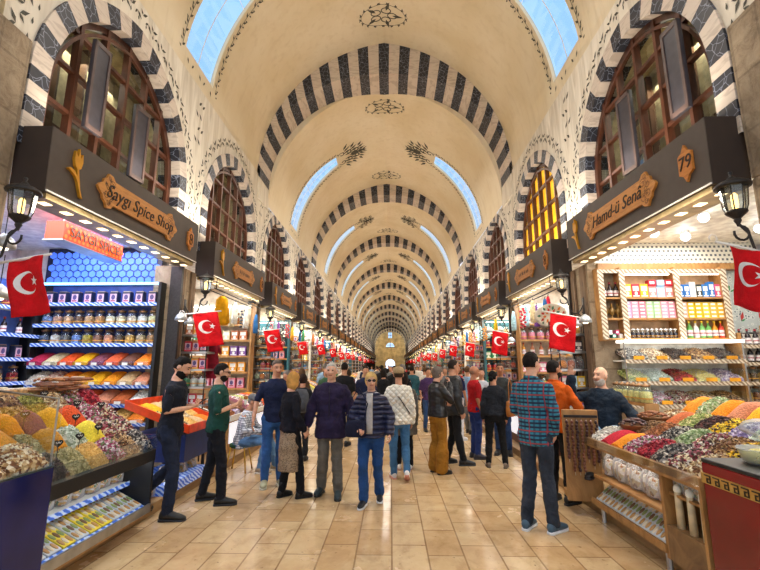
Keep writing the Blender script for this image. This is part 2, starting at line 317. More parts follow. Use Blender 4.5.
def shoe_mb(B,n,size=1,heel=0,boot=False):
    a,d=B.foot(n); k=B.k*size; up=Vector((0,0,1)); 
    if abs(d.z)>.2: up=(up-d*d.z).normalized()
    side=d.cross(up).normalized(); mb=MB(); base=a-up*.085*B.k
    def ring(t,hw,h,lo=.0): return [base+d*t*k+side*(hw*k*math.cos(2*PI*i/12))+up*((lo+h*(.5+.5*math.sin(2*PI*i/12)))*k) for i in range(12)]
    mb.rings([ring(-.075,.022,.05,.02),ring(-.065,.036,.085,.014),ring(-.02,.042,.11,.014),ring(.05,.043,.09,.014),ring(.1,.048,.07,.014),ring(.15,.046,.055,.014),ring(.185,.03,.04,.016),ring(.2,.012,.025,.02)],0)
    mb.tube([a-up*.05*B.k,a+up*(.12 if boot else .01)*B.k],[.045*k,.05*k],10,0)
    so=[]; pts=[(-.08,.025),(-.06,.038),(0,.038),(.06,.042),(.12,.048),(.17,.042),(.2,.02)]
    poly=[(t,w) for t,w in pts]+[(t,-w) for t,w in pts[::-1]]
    lo=[base+d*t*k+side*w*k for t,w in poly]; hi=[p+up*.022*k for p in lo]; m=len(poly)
    mb.add(lo+hi,[tuple(range(m))[::-1],tuple(range(m,2*m))]+[(i,(i+1)%m,(i+1)%m+m,i+m) for i in range(m)],1)
    return mb
def hand(mb,B,n,curl=.5,nrm=None):
    J=B.J; k=B.k; w=J[n+'wr']; d=(w-J[n+'el']).normalized(); sg=-1 if n=='L' else 1
    pn=Vector(nrm or (-sg,0,0)); pn=(pn-d*pn.dot(d)); pn=pn.normalized() if pn.length>.05 else d.orthogonal().normalized()
    lat=d.cross(pn).normalized()
    if lat.y<0 and nrm is None: lat=-lat
    return w,d,pn,lat
def body_mesh(B,vox,skin,arms=1,fingers=True,curl=.5,pn={}):
    mb=MB(); J=B.J; k=B.k
    B.torso(mb,.9,1.47,-.014)
    mb.tube([J['C'],lerp(J['C'],J['N'],.8),J['N'],J['H']-Vector((0,0,.03*k))],[.06*k,.064*k,.058*k,.054*k],10)
    for n in 'LR':
        B.arm(mb,n,.05,.038,.025); B.leg(mb,n,.085,.055,.038)
        a,d=B.foot(n); mb.tube([a,a-Vector((0,0,.03*k))+d*.05*k,a-Vector((0,0,.055*k))+d*.13*k],[.036*k,.03*k,.02*k],8,round_=True)
        w,d,q,lat=hand(None,B,n,nrm=pn.get(n))
        for u in (-.026,-.008,.01,.026): mb.tube([w-d*.02*k,w+d*.03*k+lat*u*k,w+d*.085*k+lat*u*1.1*k],[.017*k,.0155*k,.013*k],7,round_=True)
    Hm=B.Hm; E=lambda c,r,nn=14,kk=9: mb.ell(Hm@Vector(c),r,nn,kk,0,Hm.to_3x3().to_4x4())
    E((0,-.012,.02),(.074,.093,.098)); E((0,.018,-.045),(.056,.066,.066)); E((0,.05,-.088),(.026,.026,.022)); E((0,.04,.035),(.055,.05,.04))
    mb.tube([Hm@Vector((0,.082,.02)),Hm@Vector((0,.1,-.008)),Hm@Vector((0,.108,-.026))],[.009*k,.012*k,.015*k],8,round_=True)
    for s in (-1,1): E((s*.03,.078,-.025),(.02,.018,.018)); E((s*.076,-.008,-.005),(.012,.02,.032))
    me=remesh(mb,vox,3)
    if fingers:
        f=MB(); 
        for n in 'LR':
            w,d,q,lat=hand(None,B,n,nrm=pn.get(n)); c=curl if not isinstance(curl,dict) else curl.get(n,.5)
            for u,L in ((-.026,.062),(-.009,.076),(.009,.07),(.025,.055)):
                b=w+d*.078*k+lat*u*k; d1=(d*math.cos(c)+q*math.sin(c)); d2=(d*math.cos(2.1*c)+q*math.sin(2.1*c)); p1=b+d1*L*.45*k; p2=p1+d2*L*.32*k; p3=p2+(d*math.cos(2.9*c)+q*math.sin(2.9*c))*L*.25*k
                f.tube([b,p1,p2,p3],[.0088*k,.008*k,.0074*k,.006*k],7,round_=True)
            sd=lat*(1 if lat.y>=-.2 else -1); b=w+d*.03*k+sd*.024*k; p1=b+(d*.7+sd*.6+q*.3).normalized()*.036*k; p2=p1+(d*.8+sd*.15+q*.5).normalized()*.03*k
            f.tube([b-d*.01*k,b,p1,p2],[.012*k,.0125*k,.0105*k,.008*k],7,round_=True)
        fm=bpy.data.meshes.new('f'); fm.from_pydata([tuple(v) for v in f.v],[],f.f)
        import bmesh
        bm=bmesh.new(); bm.from_mesh(me); bm.from_mesh(fm); bm.to_mesh(me); bm.free(); me.polygons.foreach_set('use_smooth',[True]*len(me.polygons))
    me.materials.clear(); me.materials.append(skin); return me
def hair_mb(B,style,n=22,kk=16):
    k=B.k; Hm=B.Hm; vs=[]; 
    rx,ry,rz={'short':(.0775,.098,.105),'bald':(.076,.095,.100),'medium':(.087,.106,.115),'bob':(.09,.107,.114),'cap':(.083,.103,.108)}[style]
    mb=MB(); prof=[]
    for j in range(kk+1):
        t=PI*(j+.02)/(kk+.04)
        for i in range(n):
            a=2*PI*i/n; v=Vector((math.sin(t)*math.cos(a),math.sin(t)*math.sin(a),-math.cos(t)))
            p=Vector((v.x*rx,v.y*ry-.012,v.z*rz+.02)); y,z=p.y,p.z
            line={'short':.066,'bald':.2,'medium':.055,'bob':.06,'cap':.05}[style]
            low={'short':-.045,'bald':-.05,'medium':-.08,'bob':-.12,'cap':-.03}[style]
            face=(y>.0 and z<line+ (0 if abs(p.x)<.055 else -.02)) and not(abs(p.x)>.064 and z>low+.03 and y<.03)
            under=z<low
            if style=='bald' and z>.035: face=True
            q=.72 if face or under else 1+.05*noise.noise(v*5+Vector((B.k*9,0,0)))+.03*noise.noise(v*14)
            if style=='bob' and not face and y<.03: p.z-=.035*(1-z/.12)
            vs.append(Hm@(Vector((0,-.012,.02))+(p-Vector((0,-.012,.02)))*q))
    fs=[(j*n+i,j*n+(i+1)%n,(j+1)*n+(i+1)%n,(j+1)*n+i) for j in range(kk) for i in range(n)]+[tuple(range(n))[::-1],tuple(kk*n+i for i in range(n))]
    return mb.add(vs,fs)
def beard_mb(B,full=1,n=16,kk=10):
    Hm=B.Hm; mb=MB(); vs=[]
    for j in range(kk+1):
        t=PI*(j+.02)/(kk+.04)
        for i in range(n):
            a=2*PI*i/n; v=Vector((math.sin(t)*math.cos(a),math.sin(t)*math.sin(a),-math.cos(t)))
            p=Vector((v.x*.062,v.y*.074+.02,v.z*(.058+.016*full)-.058-.012*full)); q=1
            if p.y<-.02 or p.z>-.022 or (p.z>-.045 and abs(p.x)<.03 and p.y>.04 and p.z<-.035): q=.7
            vs.append(Hm@(Vector((0,.02,-.05))+(p-Vector((0,.02,-.05)))*q))
    return mb.add(vs,[(j*n+i,j*n+(i+1)%n,(j+1)*n+(i+1)%n,(j+1)*n+i) for j in range(kk) for i in range(n)]+[tuple(range(n))[::-1],tuple(kk*n+i for i in range(n))])
def person(label,x,y,rz,h,top,bottom,hair=('short','1c1613'),skin=None,sleeve=1.0,hem=.86,shoes=('1b1b1d','26262a'),fem=False,beard=None,z=0,vox=.012,detail=True,
           topname='shirt',group=None,collar=None,boot=False,skirt=None,thick=0,legw=(.096,.068,.056),pn={},curl=.5,cap=None,glasses=False,zip_=None,belt=None,fingers=True,flare=0,cat='person',inner=None,backpack=None,strap=None,**kw):
    B=Body(h,fem,**kw); k=B.k; skin=skin or M['skin']
    root=link('person',body_mesh(B,vox,skin,fingers=fingers,curl=curl,pn=pn),None,0,(x,y,z),rz,label=label,cat=cat,group=group)
    mb=MB(); B.torso(mb,hem,1.455,.012+thick,flare)
    for n in 'LR': B.arm(mb,n,.052+thick*.6,.05+thick*.85,.04+thick*.75,.44 if sleeve<.6 else .97)
    me=remesh(mb,vox,4,(.011+thick*.12),rnd.random()*50); me.materials.clear(); me.materials.append(top); link(topname,me,root)
    if collar:
        m=MB(); c=B.J['N']; m.tube([c+Vector((.062*k*math.cos(a),.055*k*math.sin(a)+.004,(-.012+.012*math.sin(-a))*k)) for a in [2*PI*i/14 for i in range(15)]],[.017*k]*15,6); m.build('collar',collar,root,True)
    if inner:    # shirt front seen in the opening
        m=MB(); m.rings([[B.TT((math.sin(u)*.06,.02+ .104*math.cos(u*.6)+B.belly*0+.012+thick+.004-(.03 if zz>1.4 else 0),zz)) for u in (-.8,-.3,.3,.8)]+[B.TT((math.sin(u)*.05,.05,zz)) for u in (.8,-.8)] for zz in (hem+.06,1.1,1.3,1.4,1.45)]); m.build('undershirt',inner,root,True)
    if zip_:
        m=MB(); m.tube([B.TT((0,(.118+.0125+thick+(B.belly*math.exp(-((zz-1.08)/.14)**2)) -(.012 if zz<1.2 else 0)-(.02 if zz>1.38 else 0)),zz)) for zz in (hem+.02,1.0,1.1,1.2,1.33,1.42)],.006,5); m.build('zip',zip_,root)
    if skirt:
        m=MB(); m.rings([[B.TT((0,0,zz)) - B.TT((0,0,zz)) + Vector((math.cos(2*PI*i/18)*w_,math.sin(2*PI*i/18)*d_,zz-.0))*k for i in range(18)] for zz,w_,d_ in ((.36,.17,.15),(.5,.17,.15),(.7,.175,.15),(.88,.18,.135),(1.0,.155,.12))]); me=remesh(m,.014,3,.012,3); me.materials.clear(); me.materials.append(skirt); link('skirt',me,root)
    if not skirt or bottom:
        m=MB(); B.torso(m,.80,1.02,.004) if not B.sit else B.torso(m,.84,1.0,.012)
        for n in 'LR': B.leg(m,n,*legw,end=.98 if not skirt else .98)
        me=remesh(m,vox,4,.011,rnd.random()*50); me.materials.clear(); me.materials.append(bottom); link('trousers',me,root)
    for n in 'LR': shoe_mb(B,n,1.0 if not fem else .92,boot=boot).build('shoe',[plain(shoes[0],.5),plain(shoes[1],.6)],root,True)
    if hair: hair_mb(B,hair[0]).build('hair',fabric(hair[1],.3),root,True)
    if beard: beard_mb(B,beard[1]).build('beard',fabric(beard[0],.3),root,True)
    Hm=B.Hm
    if cap:
        m=MB(); m.lathe((0,0,0),[(.088,.03),(.094,.05),(.09,.09),(.065,.125),(.02,.137),(.004,.138)],16,0,1,1.18,Hm@Matrix.Translation((0,-.012,0))); m.rings([[Hm@Vector((math.cos(a)*.075,.07+.075*math.sin(a)*q,.04+dz)) for a in [PI*i/9 for i in range(10)]] for q,dz in ((1,0),(1,.008))],0); m.build('cap',fabric(cap,.08),root,True)
    if detail:
        for s in (-1,1):
            m=MB(); m.ell(Hm@Vector((s*.03,.081,.012)),(.013,.007,.0065),10,6,0,Hm.to_3x3().to_4x4()); m.build('eye',plain('2a1c18',.2,var=0),root,True)
            m=MB(); m.tube([Hm@Vector((s*.014,.091,.03)),Hm@Vector((s*.032,.088,.037)),Hm@Vector((s*.05,.074,.031))],.0038*k,5); m.build('eyebrow',fabric(hair[1] if hair else '6a5a50',.2),root)
        m=MB(); m.tube([Hm@Vector((-.024,.082,-.055)),Hm@Vector((-.01,.092,-.053)),Hm@Vector((.01,.092,-.053)),Hm@Vector((.024,.082,-.055))],.0052*k,6); m.build('mouth',plain('9a4f44',.5),root,True)
    if glasses:
        m=MB()
        for s in (-1,1): m.ell(Hm@Vector((s*.032,.1,.012)),(.025,.007,.02),12,6,0,Hm.to_3x3().to_4x4()); m.tube([Hm@Vector((s*.055,.094,.018)),Hm@Vector((s*.078,-.01,.012))],.004,5)
        m.tube([Hm@Vector((-.01,.105,.016)),Hm@Vector((.01,.105,.016))],.004,5); m.build('sunglasses' if glasses=='sun' else 'glasses',plain('151214',.15),root,True)
    if belt: m=MB(); m.rings([[Vector((math.cos(2*PI*i/16)*.168*B.slim,math.sin(2*PI*i/16)*.128,zz))*k for i in range(16)] for zz in (.93,.97)]); m.build('belt',belt,root)
    if strap: m=MB(); m.tube([B.TT(p) for p in strap[0]],.012,5,sq=.5); m.build('strap',strap[1],root)
    if backpack: pass
    root['_k']=k; BODIES[label]=(B,root); return B,root
BODIES={}
jean='1d2740'
def hold(B,root,p): return root.matrix_basis@Vector(p) if 0 else (Matrix.Translation(root.location)@Matrix.Rotation(root.rotation_euler[2],4,'Z'))@Vector(p)
# 1 black t-shirt, striding right, reading his phone
B,r=person('bearded man in a black t-shirt and dark jeans reading his phone',-2.6,5.25,-82,1.82,fabric('1e222c'),fabric('232a3c',.25),('short','14100e'),M['skin3'],.45,.84,beard=('14100e',1),pitch=24,lean=4,
  J=dict(Lel=(-.22,.02,1.13),Lwr=(-.08,.2,1.17),Rel=(.23,.02,1.13),Rwr=(.07,.21,1.16),Rkn=(.1,.1,.5),Ran=(.1,.07,.085),Rtoe=(0,1,-.05),Lkn=(-.11,.02,.52),Lan=(-.11,-.32,.19),Ltoe=(0,1,-.35)),pn=dict(L=(.3,0,1),R=(-.3,0,1)),curl=.7)
def phone(B,rt,off,label,rz,tilt=35):
    p=hold(B,rt,off); m=MB(); m.ob((0,0,0),(.075,.155,.009)); m.ob((0,0,.005),(.068,.145,.002),mi=1); o=m.build('phone',[plain('1a1a1e',.3),plain('30343c',.1)],None,False,.003,p,rz,label=label,cat='phone'); o.rotation_euler=(R(tilt),0,R(rz))
phone(B,r,Vector((0,.31,1.21))*B.k,'dark phone in the hands of the bearded man in black',-82)
# 2 green t-shirt
B,r=person('man in a dark green t-shirt and black jeans holding a snack near the orange-rimmed trays',-2.27,5.8,-68,1.74,fabric('1f4a40'),fabric('1b1d24',.2),('short','17120f'),M['skin3'],.45,.86,beard=('1c1613',.3),pitch=10,belly=.045,slim=1.1,glasses=True,
  J=dict(Lel=(-.24,.0,1.13),Lwr=(-.08,.21,1.15),Rel=(.25,.0,1.12),Rwr=(.08,.23,1.2),Lan=(-.17,-.12,.085),Lkn=(-.13,-.03,.5),Ran=(.13,.1,.085),Rkn=(.11,.09,.5)),pn=dict(L=(.3,0,1),R=(-1,0,.4)),curl=.8)
m=MB(); m.ell((0,0,0),(.022,.022,.05),8,6); m.ell((0,0,.05),(.03,.03,.03),8,6,1); m.build('paper_cone',[M['white'],plain('b5742e')],None,True,0,hold(B,r,Vector((.06,.34,1.23))*B.k),label='small paper cone held by the man in green',cat='snack')
# 3 seated in checked shirt and grey cap
person('man in a grey cap and checked shirt sitting on a low stool beside the stall',-2.5,7.5,-95,1.72,M['check'],fabric('5d84ae',.15),('short','8d8a84'),M['skin'],1,.84,sit=True,lean=14,pitch=12,detail=False,cap='74777a',shoes=('9b8f7c','d8d4c8'),
  J=dict(Lel=(-.24,.15,1.16),Lwr=(-.12,.38,1.1),Rel=(.25,.15,1.14),Rwr=(.12,.4,1.12),Lhp=(-.09,.05,.47),Rhp=(.09,.05,.47),Lkn=(-.12,.46,.5),Rkn=(.13,.46,.5),Lan=(-.14,.55,.085),Ran=(.14,.4,.085)),thick=.006)
m=MB(); m.lathe((0,0,0),[(.16,.38),(.17,.4),(.17,.43),(.15,.44)],14); [m.tube([(.11*a,.11*b,.39),(.17*a,.17*b,0)],.013,6,1) for a in (-1,1) for b in (-1,1)]
m.build('stool',[fabric('2f5234'),plain('c89a2e',.4,.4)],None,True,0,(-2.52,7.5,0),label='low folding stool with a green seat under the man in the checked shirt',cat='stool')
# 4 tall man in navy t-shirt
person('tall man in a navy t-shirt and jeans standing behind the blonde woman',-1.72,6.6,-160,1.8,fabric('1b2340'),fabric('35609a',.15),('short','6b6058'),M['skin'],.45,.86,yaw=12,pitch=8,shoes=('9c9a78','c9c7b2'),
  J=dict(Rel=(.26,.0,1.14),Rwr=(.3,.1,.9)),curl=.3)
# 5 blonde woman seen from the side
person('blonde woman in a black top and spotted brown skirt with black ankle boots',-1.36,6.05,-50,1.62,fabric('14151f'),fabric('16161a'),('bob','b98a4a'),M['skin3'],1,.9,fem=True,yaw=20,boot=True,shoes=('121214','0e0e10'),skirt=M['spot'],thick=.012,detail=False,
  J=dict(Ran=(.12,.13,.085),Rkn=(.1,.1,.5),Lan=(-.1,-.05,.085),Rel=(.24,-.03,1.12),Rwr=(.23,.1,.92)))
# 6 person with a backpack behind
B,r=person('person in dark clothes with a grey backpack walking away behind the blonde woman',-1.68,8.4,5,1.55,fabric('23252b'),fabric('1b1c20'),('medium','2c1e18'),M['skin'],1,.86,fem=True,detail=False,vox=.016,thick=.01,J=dict(Lan=(-.1,.12,.085),Ran=(.1,-.15,.1)))
def backpack(B,r,col,label):
    m=MB(); m.rings([[Vector((math.cos(t)*w_,-.2+math.sin(t)*d_,z_))*B.k for t in [2*PI*i/14 for i in range(14)]] for z_,w_,d_ in ((.95,.08,.04),(.98,.14,.08),(1.15,.16,.1),(1.32,.15,.09),(1.42,.1,.05),(1.43,.03,.02))]); p=hold(B,r,(0,0,0))
    o=m.build('backpack',fabric(col),None,True,0,tuple(p),math.degrees(r.rotation_euler[2]),label=label,cat='backpack'); q=MB(); q.rings([[Vector((math.cos(t)*w_,-.3+math.sin(t)*d_,z_))*B.k for t in [2*PI*i/12 for i in range(12)]] for z_,w_,d_ in ((1.0,.08,.02),(1.02,.1,.035),(1.15,.1,.035),(1.17,.06,.01))]); q.build('pocket',fabric(shade(col,.8)),o,True)
backpack(B,r,'53565c','grey backpack worn by the person behind the blonde woman')
# 7 old man in purple jacket
person('elderly white-haired man in a dark purple jacket and grey trousers',-.83,6.15,178,1.75,fabric('2d2442',.18),fabric('6a655c'),('short','c9c4bc'),M['skin3'],1,.74,topname='jacket',thick=.028,pitch=-2,shoes=('23343a','15181a'),collar=fabric('241c34'),zip_=plain('191428',.4),flare=.02,
  J=dict(Lel=(-.27,-.03,1.13),Lwr=(-.3,.04,.9),Rel=(.27,-.03,1.13),Rwr=(.3,.04,.9),Lan=(-.12,.05,.085),Ran=(.13,-.1,.09)),legw=(.095,.075,.07))
# 8 woman in navy puffer with sunglasses
B,r=person('blonde woman in sunglasses and a navy quilted puffer jacket walking towards us',-.26,5.82,174,1.62,M['puffer'],fabric('24487c',.12),('medium','c9a468'),M['skin3'],1,.86,fem=True,glasses='sun',topname='puffer_jacket',thick=.034,yaw=14,shoes=('1a1c22','e6e6e6'),legw=(.1,.07,.07),inner=fabric('b9b6b4'),
  J=dict(Rel=(.26,0,1.13),Rwr=(.13,.2,1.02),Lel=(-.26,-.03,1.13),Lwr=(-.27,.08,.92),Ran=(.08,.1,.085),Rkn=(.09,.12,.5),Lan=(-.1,-.12,.11)),pn=dict(R=(0,0,-1)),collar=M['puffer'])
def bag(name,label,loc,rz,w_,h_,d_,mat,pts=None,sm=None,cat='bag'):
    m=MB(); m.rings([[((w_*q)*math.copysign(abs(math.cos(t))**.6,math.cos(t)),(d_*q)*math.copysign(abs(math.sin(t))**.8,math.sin(t)),z_*h_) for t in [2*PI*i/16 for i in range(16)]] for z_,q in ((-.5,.7),(-.47,.95),(-.1,1.03),(.3,.95),(.46,.85),(.5,.5))]); o=m.build(name,mat,None,True,0,loc,rz,label=label,cat=cat)
    if pts: q=MB(); q.tube(pts,.01,6,sq=.5); q.build('strap',sm or mat,o)
    return o
bag('handbag','navy crossbody handbag at the hip of the woman in the puffer jacket',tuple(hold(B,r,(.17,.2,.93))),174,.13,.2,.06,fabric('191c34'),[(-.1,0,.08),(-.15,-.02,.3),(-.02,-.12,.5),(.1,-.1,.3),(.1,0,.08)])
# 9 white quilted jacket from behind
person('woman in a cream quilted jacket and beige cap walking away down the aisle',.12,7.0,4,1.68,M['quilt'],fabric('44729c',.12),('short','3a2b22'),M['skin'],1,.84,fem=True,topname='jacket',thick=.03,detail=False,cap='b39a72',shoes=('e8e4e0','c98a78'),strap=([(-.16,-.02,1.42),(0,-.17,1.25),(.17,-.1,1.0)],fabric('3a3230')),
  J=dict(Ran=(.1,-.18,.16),Rkn=(.1,0,.5),Rtoe=(.1,1,-.5),Lan=(-.08,.1,.085)))
person('woman in a grey coat and black trousers just behind the cream quilted jacket',.22,7.7,0,1.6,fabric('6c675f'),fabric('16161a'),('bob','2a1e18'),M['skin'],1,.6,fem=True,topname='coat',thick=.03,detail=False,vox=.016,shoes=('d8d4d0','b08a80'),flare=.03)
# 10 teal shirt
person('man in a teal shirt and grey trousers walking away in the middle of the crowd',.62,13.2,0,1.72,fabric('2f5f6c'),fabric('7a8088'),('short','1c1714'),M['skin'],1,.84,detail=False,vox=.02,slim=1.12,strap=([(.16,0,1.42),(0,-.14,1.2),(-.16,-.1,.98)],fabric('202428')),fingers=False)
# 11 mustard trousers woman, hand at the mouth
B,r=person('woman in a black leather jacket and mustard trousers, hand at her mouth',.77,7.45,-60,1.69,plain('17181b',.3,0,.2,10,.3),fabric('9c6a20',.12),('medium','6e645c'),M['skin3'],1,.9,fem=True,topname='leather_jacket',thick=.022,yaw=-8,shoes=('1a1614','1a1614'),legw=(.098,.078,.108),
  J=dict(Rel=(.24,.1,1.16),Rwr=(.08,.2,1.44),Lel=(-.22,.06,1.12),Lwr=(-.06,.2,1.1)),pn=dict(R=(-.5,-.8,0)),collar=fabric('141416'))
# 12 dark jacket man
person('man in a black jacket standing close beside the woman in mustard trousers',1.12,8.05,-75,1.82,plain('1d2024',.5,0,.2,10,.2),fabric('17181b'),('short','2c241f'),M['skin'],1,.8,topname='jacket',thick=.024,shoes=('151517','2a2a2c'),J=dict(Lan=(-.12,-.1,.085),Ran=(.11,.1,.085)))
person('man in a navy polo and white trousers looking at the stalls',1.55,10.6,-40,1.76,fabric('1b2348'),fabric('d8d8dc',.06),('short','2a201b'),M['skin2'],.45,.86,vox=.016,detail=False,shoes=('e8e8ea','cfcfcf'),yaw=-30,J=dict(Lel=(-.22,.06,1.12),Lwr=(-.1,.26,1.1)))
# 14 red shirt
person('bald man in a red polo shirt and blue jeans seen from the side',1.6,8.6,-78,1.71,fabric('b0141c'),fabric('26386e'),('bald','8a6a58'),M['skin2'],.45,.85,yaw=-10,belly=.05,slim=1.08,shoes=('33303a','222'+'226'),detail=True,strap=([(.17,.02,1.42),(0,.145,1.2),(-.17,.06,.98)],fabric('20202a')),J=dict(Lel=(-.24,.02,1.12),Lwr=(-.1,.2,1.12)))
# 15 black jacket, tan bag, seen from behind
B,r=person('woman with black hair in a bun wearing a black denim jacket and black trousers',1.8,7.85,-12,1.62,fabric('20242c'),fabric('141518'),None,M['skin'],1,.92,fem=True,topname='jacket',thick=.016,detail=False,yaw=-25,boot=True,shoes=('6a5c50','4a4038'),J=dict(Lan=(-.15,0,.085),Lkn=(-.12,.02,.5),Ran=(.15,0,.085),Rkn=(.12,.02,.5)))
m=hair_mb(B,'short'); m.ell(B.Hm@Vector((0,-.1,-.03)),.045,10,7); m.build('hair',fabric('120f10',.2),r,True)
bag('handbag','tan leather handbag hanging from the shoulder of the woman in black',(2.07,7.78,.98),60,.15,.26,.07,plain('a8692e',.45,0,.12),[(-.1,0,.12),(-.1,0,.4),(0,0,.52),(.1,0,.4),(.1,0,.12)])
person('smiling man in a dark grey sweater facing us behind the tan handbag',2.2,8.95,160,1.76,fabric('3a3d3c'),fabric('2a3f66'),('short','4a4038'),M['skin2'],1,.85,vox=.016,yaw=10,fingers=False)
person('person in a light grey top between the red shirt and the black jacket',1.95,9.6,170,1.66,fabric('c9ccd2',.06),fabric('3b4350'),('short','33281f'),M['skin'],.45,.85,vox=.018,detail=False,fingers=False)
# 17 plaid shirt, seen from behind
person('tall man in a blue and black plaid shirt, seen from behind',1.57,4.98,-46,1.86,M['plaid'],fabric('343b46',.2),('short','1c1512'),M['skin3'],1,.8,yaw=-14,thick=.006,shoes=('3f5a6c','e9ecee'),slim=1.0,collar=M['plaid'],
  J=dict(Rel=(.25,-.06,1.12),Rwr=(.18,.05,.92),Lel=(-.22,0,1.12),Lwr=(-.13,.2,1.05),Lan=(-.11,-.06,.085),Ran=(.12,.03,.085)),legw=(.095,.07,.062))
# 18 orange hoodie
person('man in a bright orange sweatshirt and black trousers leaning at the nut counter',2.17,5.95,-50,1.78,fabric('d85f14',.1),fabric('1c1d20'),('short','1a1411'),M['skin2'],1,.84,topname='sweatshirt',thick=.016,beard=('1a1411',.2),yaw=-20,collar=fabric('c85410'),
  J=dict(Rel=(.27,.05,1.14),Rwr=(.15,.27,1.2),Lel=(-.24,.05,1.14),Lwr=(-.08,.24,1.16)),pn=dict(L=(.4,0,1),R=(-.4,0,1)),curl=.9)
# 19 seller, seated, waving
B,r=person('seated grey-bearded seller in a navy sweater raising his right hand behind the counter',2.74,5.85,150,1.78,fabric('1b2836'),fabric('7fa3c4',.12),('bald','7c7670'),M['skin3'],1,.84,sit=True,z=.4,topname='sweater',thick=.02,beard=('b3ada6',.4),yaw=-30,belly=.05,slim=1.12,pitch=-3,
  J=dict(Rel=(.34,.14,1.33),Rwr=(.32,.2,1.6),Lel=(-.3,.06,1.16),Lwr=(-.4,.26,1.12),Lhp=(-.09,.05,.47),Rhp=(.09,.05,.47),Lkn=(-.16,.44,.48),Rkn=(.14,.44,.48),Lan=(-.16,.42,.085),Ran=(.14,.42,.085)),pn=dict(R=(-.2,1,0),L=(0,0,-1)),curl=.15)
m=MB(); m.box(-.2,.2,-.2,.2,.66,.7); [m.box(a*.18-.02,a*.18+.02,b*.18-.02,b*.18+.02,0,.66) for a in (-1,1) for b in (-1,1)]; m.build('stool',M['oldwood'],None,False,.005,(2.88,5.95,.0),28,label='tall wooden stool under the seated seller',cat='stool')
# distant visitors: a few figures modelled once, repeated with their own clothes and places
PR=[]
for fem,rz0,J in ((False,0,dict(Lan=(-.1,.14,.085),Ran=(.1,-.16,.1))),(True,0,dict(Lan=(-.1,-.12,.1),Ran=(.1,.12,.085))),(False,180,dict(Lel=(-.24,.05,1.13),Lwr=(-.1,.22,1.1))),(True,180,{})):
    B,r=person('tmp',0,0,rz0,1.72 if not fem else 1.64,fabric('444444'),fabric('333333'),('short' if not fem else 'bob','201814'),None,1 if fem else .45,.84,fem=fem,detail=False,vox=.024,fingers=False,thick=.012,J=J); PR.append(r)
TC=[('white','d8d6d0'),('black','1b1c20'),('navy','20294a'),('grey','777a7c'),('red','a82026'),('beige','b7a283'),('green','3d5f45'),('light blue','86a6c6'),('brown','5d4434'),('pink','c48a94'),('cream','ddd2b4'),('purple','4c3560')]
BC=[('jeans','34507c'),('black trousers','1a1a1d'),('grey trousers','6b6c6e'),('beige trousers','a99878')]
spots=[(-1.28,12.1,0,0),(-2.2,9.3,3,9),(-1.05,9.9,0,1),(-2.15,10.6,1,8),(-1.6,11.0,2,6),(-.6,10.4,2,2),(-.2,11.6,1,1),(.25,10.0,0,1),(-1.9,12.9,3,10),(-.75,13.6,3,4),(.1,14.5,2,1),(1.0,12.0,2,11),(1.55,12.7,3,3),(2.0,11.6,0,7),(2.1,13.6,1,4),(-2.2,14.6,0,7),(-1.45,15.2,1,3),(-.35,16.5,0,1),(.45,17.2,3,5),(1.2,15.8,0,0),(1.8,16.9,2,2),(-1.9,17.6,2,0),(-1.0,18.2,1,5),(.0,19.2,2,3),(1.0,19.6,1,6),(2.0,19.0,3,1),(-2.1,20.5,1,6),(-1.3,21.8,0,2),(-.5,22.5,3,7),(.5,21.5,0,8),(1.5,22.8,2,0),(-1.7,25,1,0),(-.8,26,0,3),(.2,25.5,2,4),(1.1,26.8,1,1),(1.9,25.2,0,2),(-1.9,30,0,1),(-1,31,2,10),(0,30,1,3),(1,32,0,4),(1.8,30.5,3,0),(-1.2,37,0,2),(-.2,38,2,1),(.8,36,1,5),(1.6,39,0,8),(-1.8,41,3,7),(-.6,47,0,1),(.5,46,2,3),(1.3,50,0,0),(-1.4,52,1,1)]
place=['beside the left stalls','left of the aisle','mid-aisle','right of the aisle','beside the right stalls']
used={}
for i,(x,y,p,c) in enumerate(spots):
    b=BC[(i*3+c)%4]; pl=place[min(4,max(0,int((x+2.5)/1.0)))]; far='in the nearer crowd' if y<14 else 'in the mid-distance' if y<24 else 'far off'
    lab='person in %s top and %s %s, %s'%(TC[c][0],b[0],pl,far); used[lab]=used.get(lab,0)+1
    if used[lab]>1: lab+=', further back'
    src=PR[p]; first=src['label']=='tmp'
    o=src if first else dup(src); o.location=(x,y,0); o['label']=lab; o['group']='visitors walking in the distance'; o.rotation_euler[2]=R((0,0,180,180)[p]+rnd.uniform(-35,35)); q=rnd.uniform(.95,1.04); o.scale=(q,q,q)
    for nm,m in (('shirt',fabric(TC[c][1])),('trousers',fabric(b[1])),('hair',fabric(rnd.choice(['1b1512','33261c','5e4630','777370'])))):
        for ch in o.children: recol(ch,{nm:m})
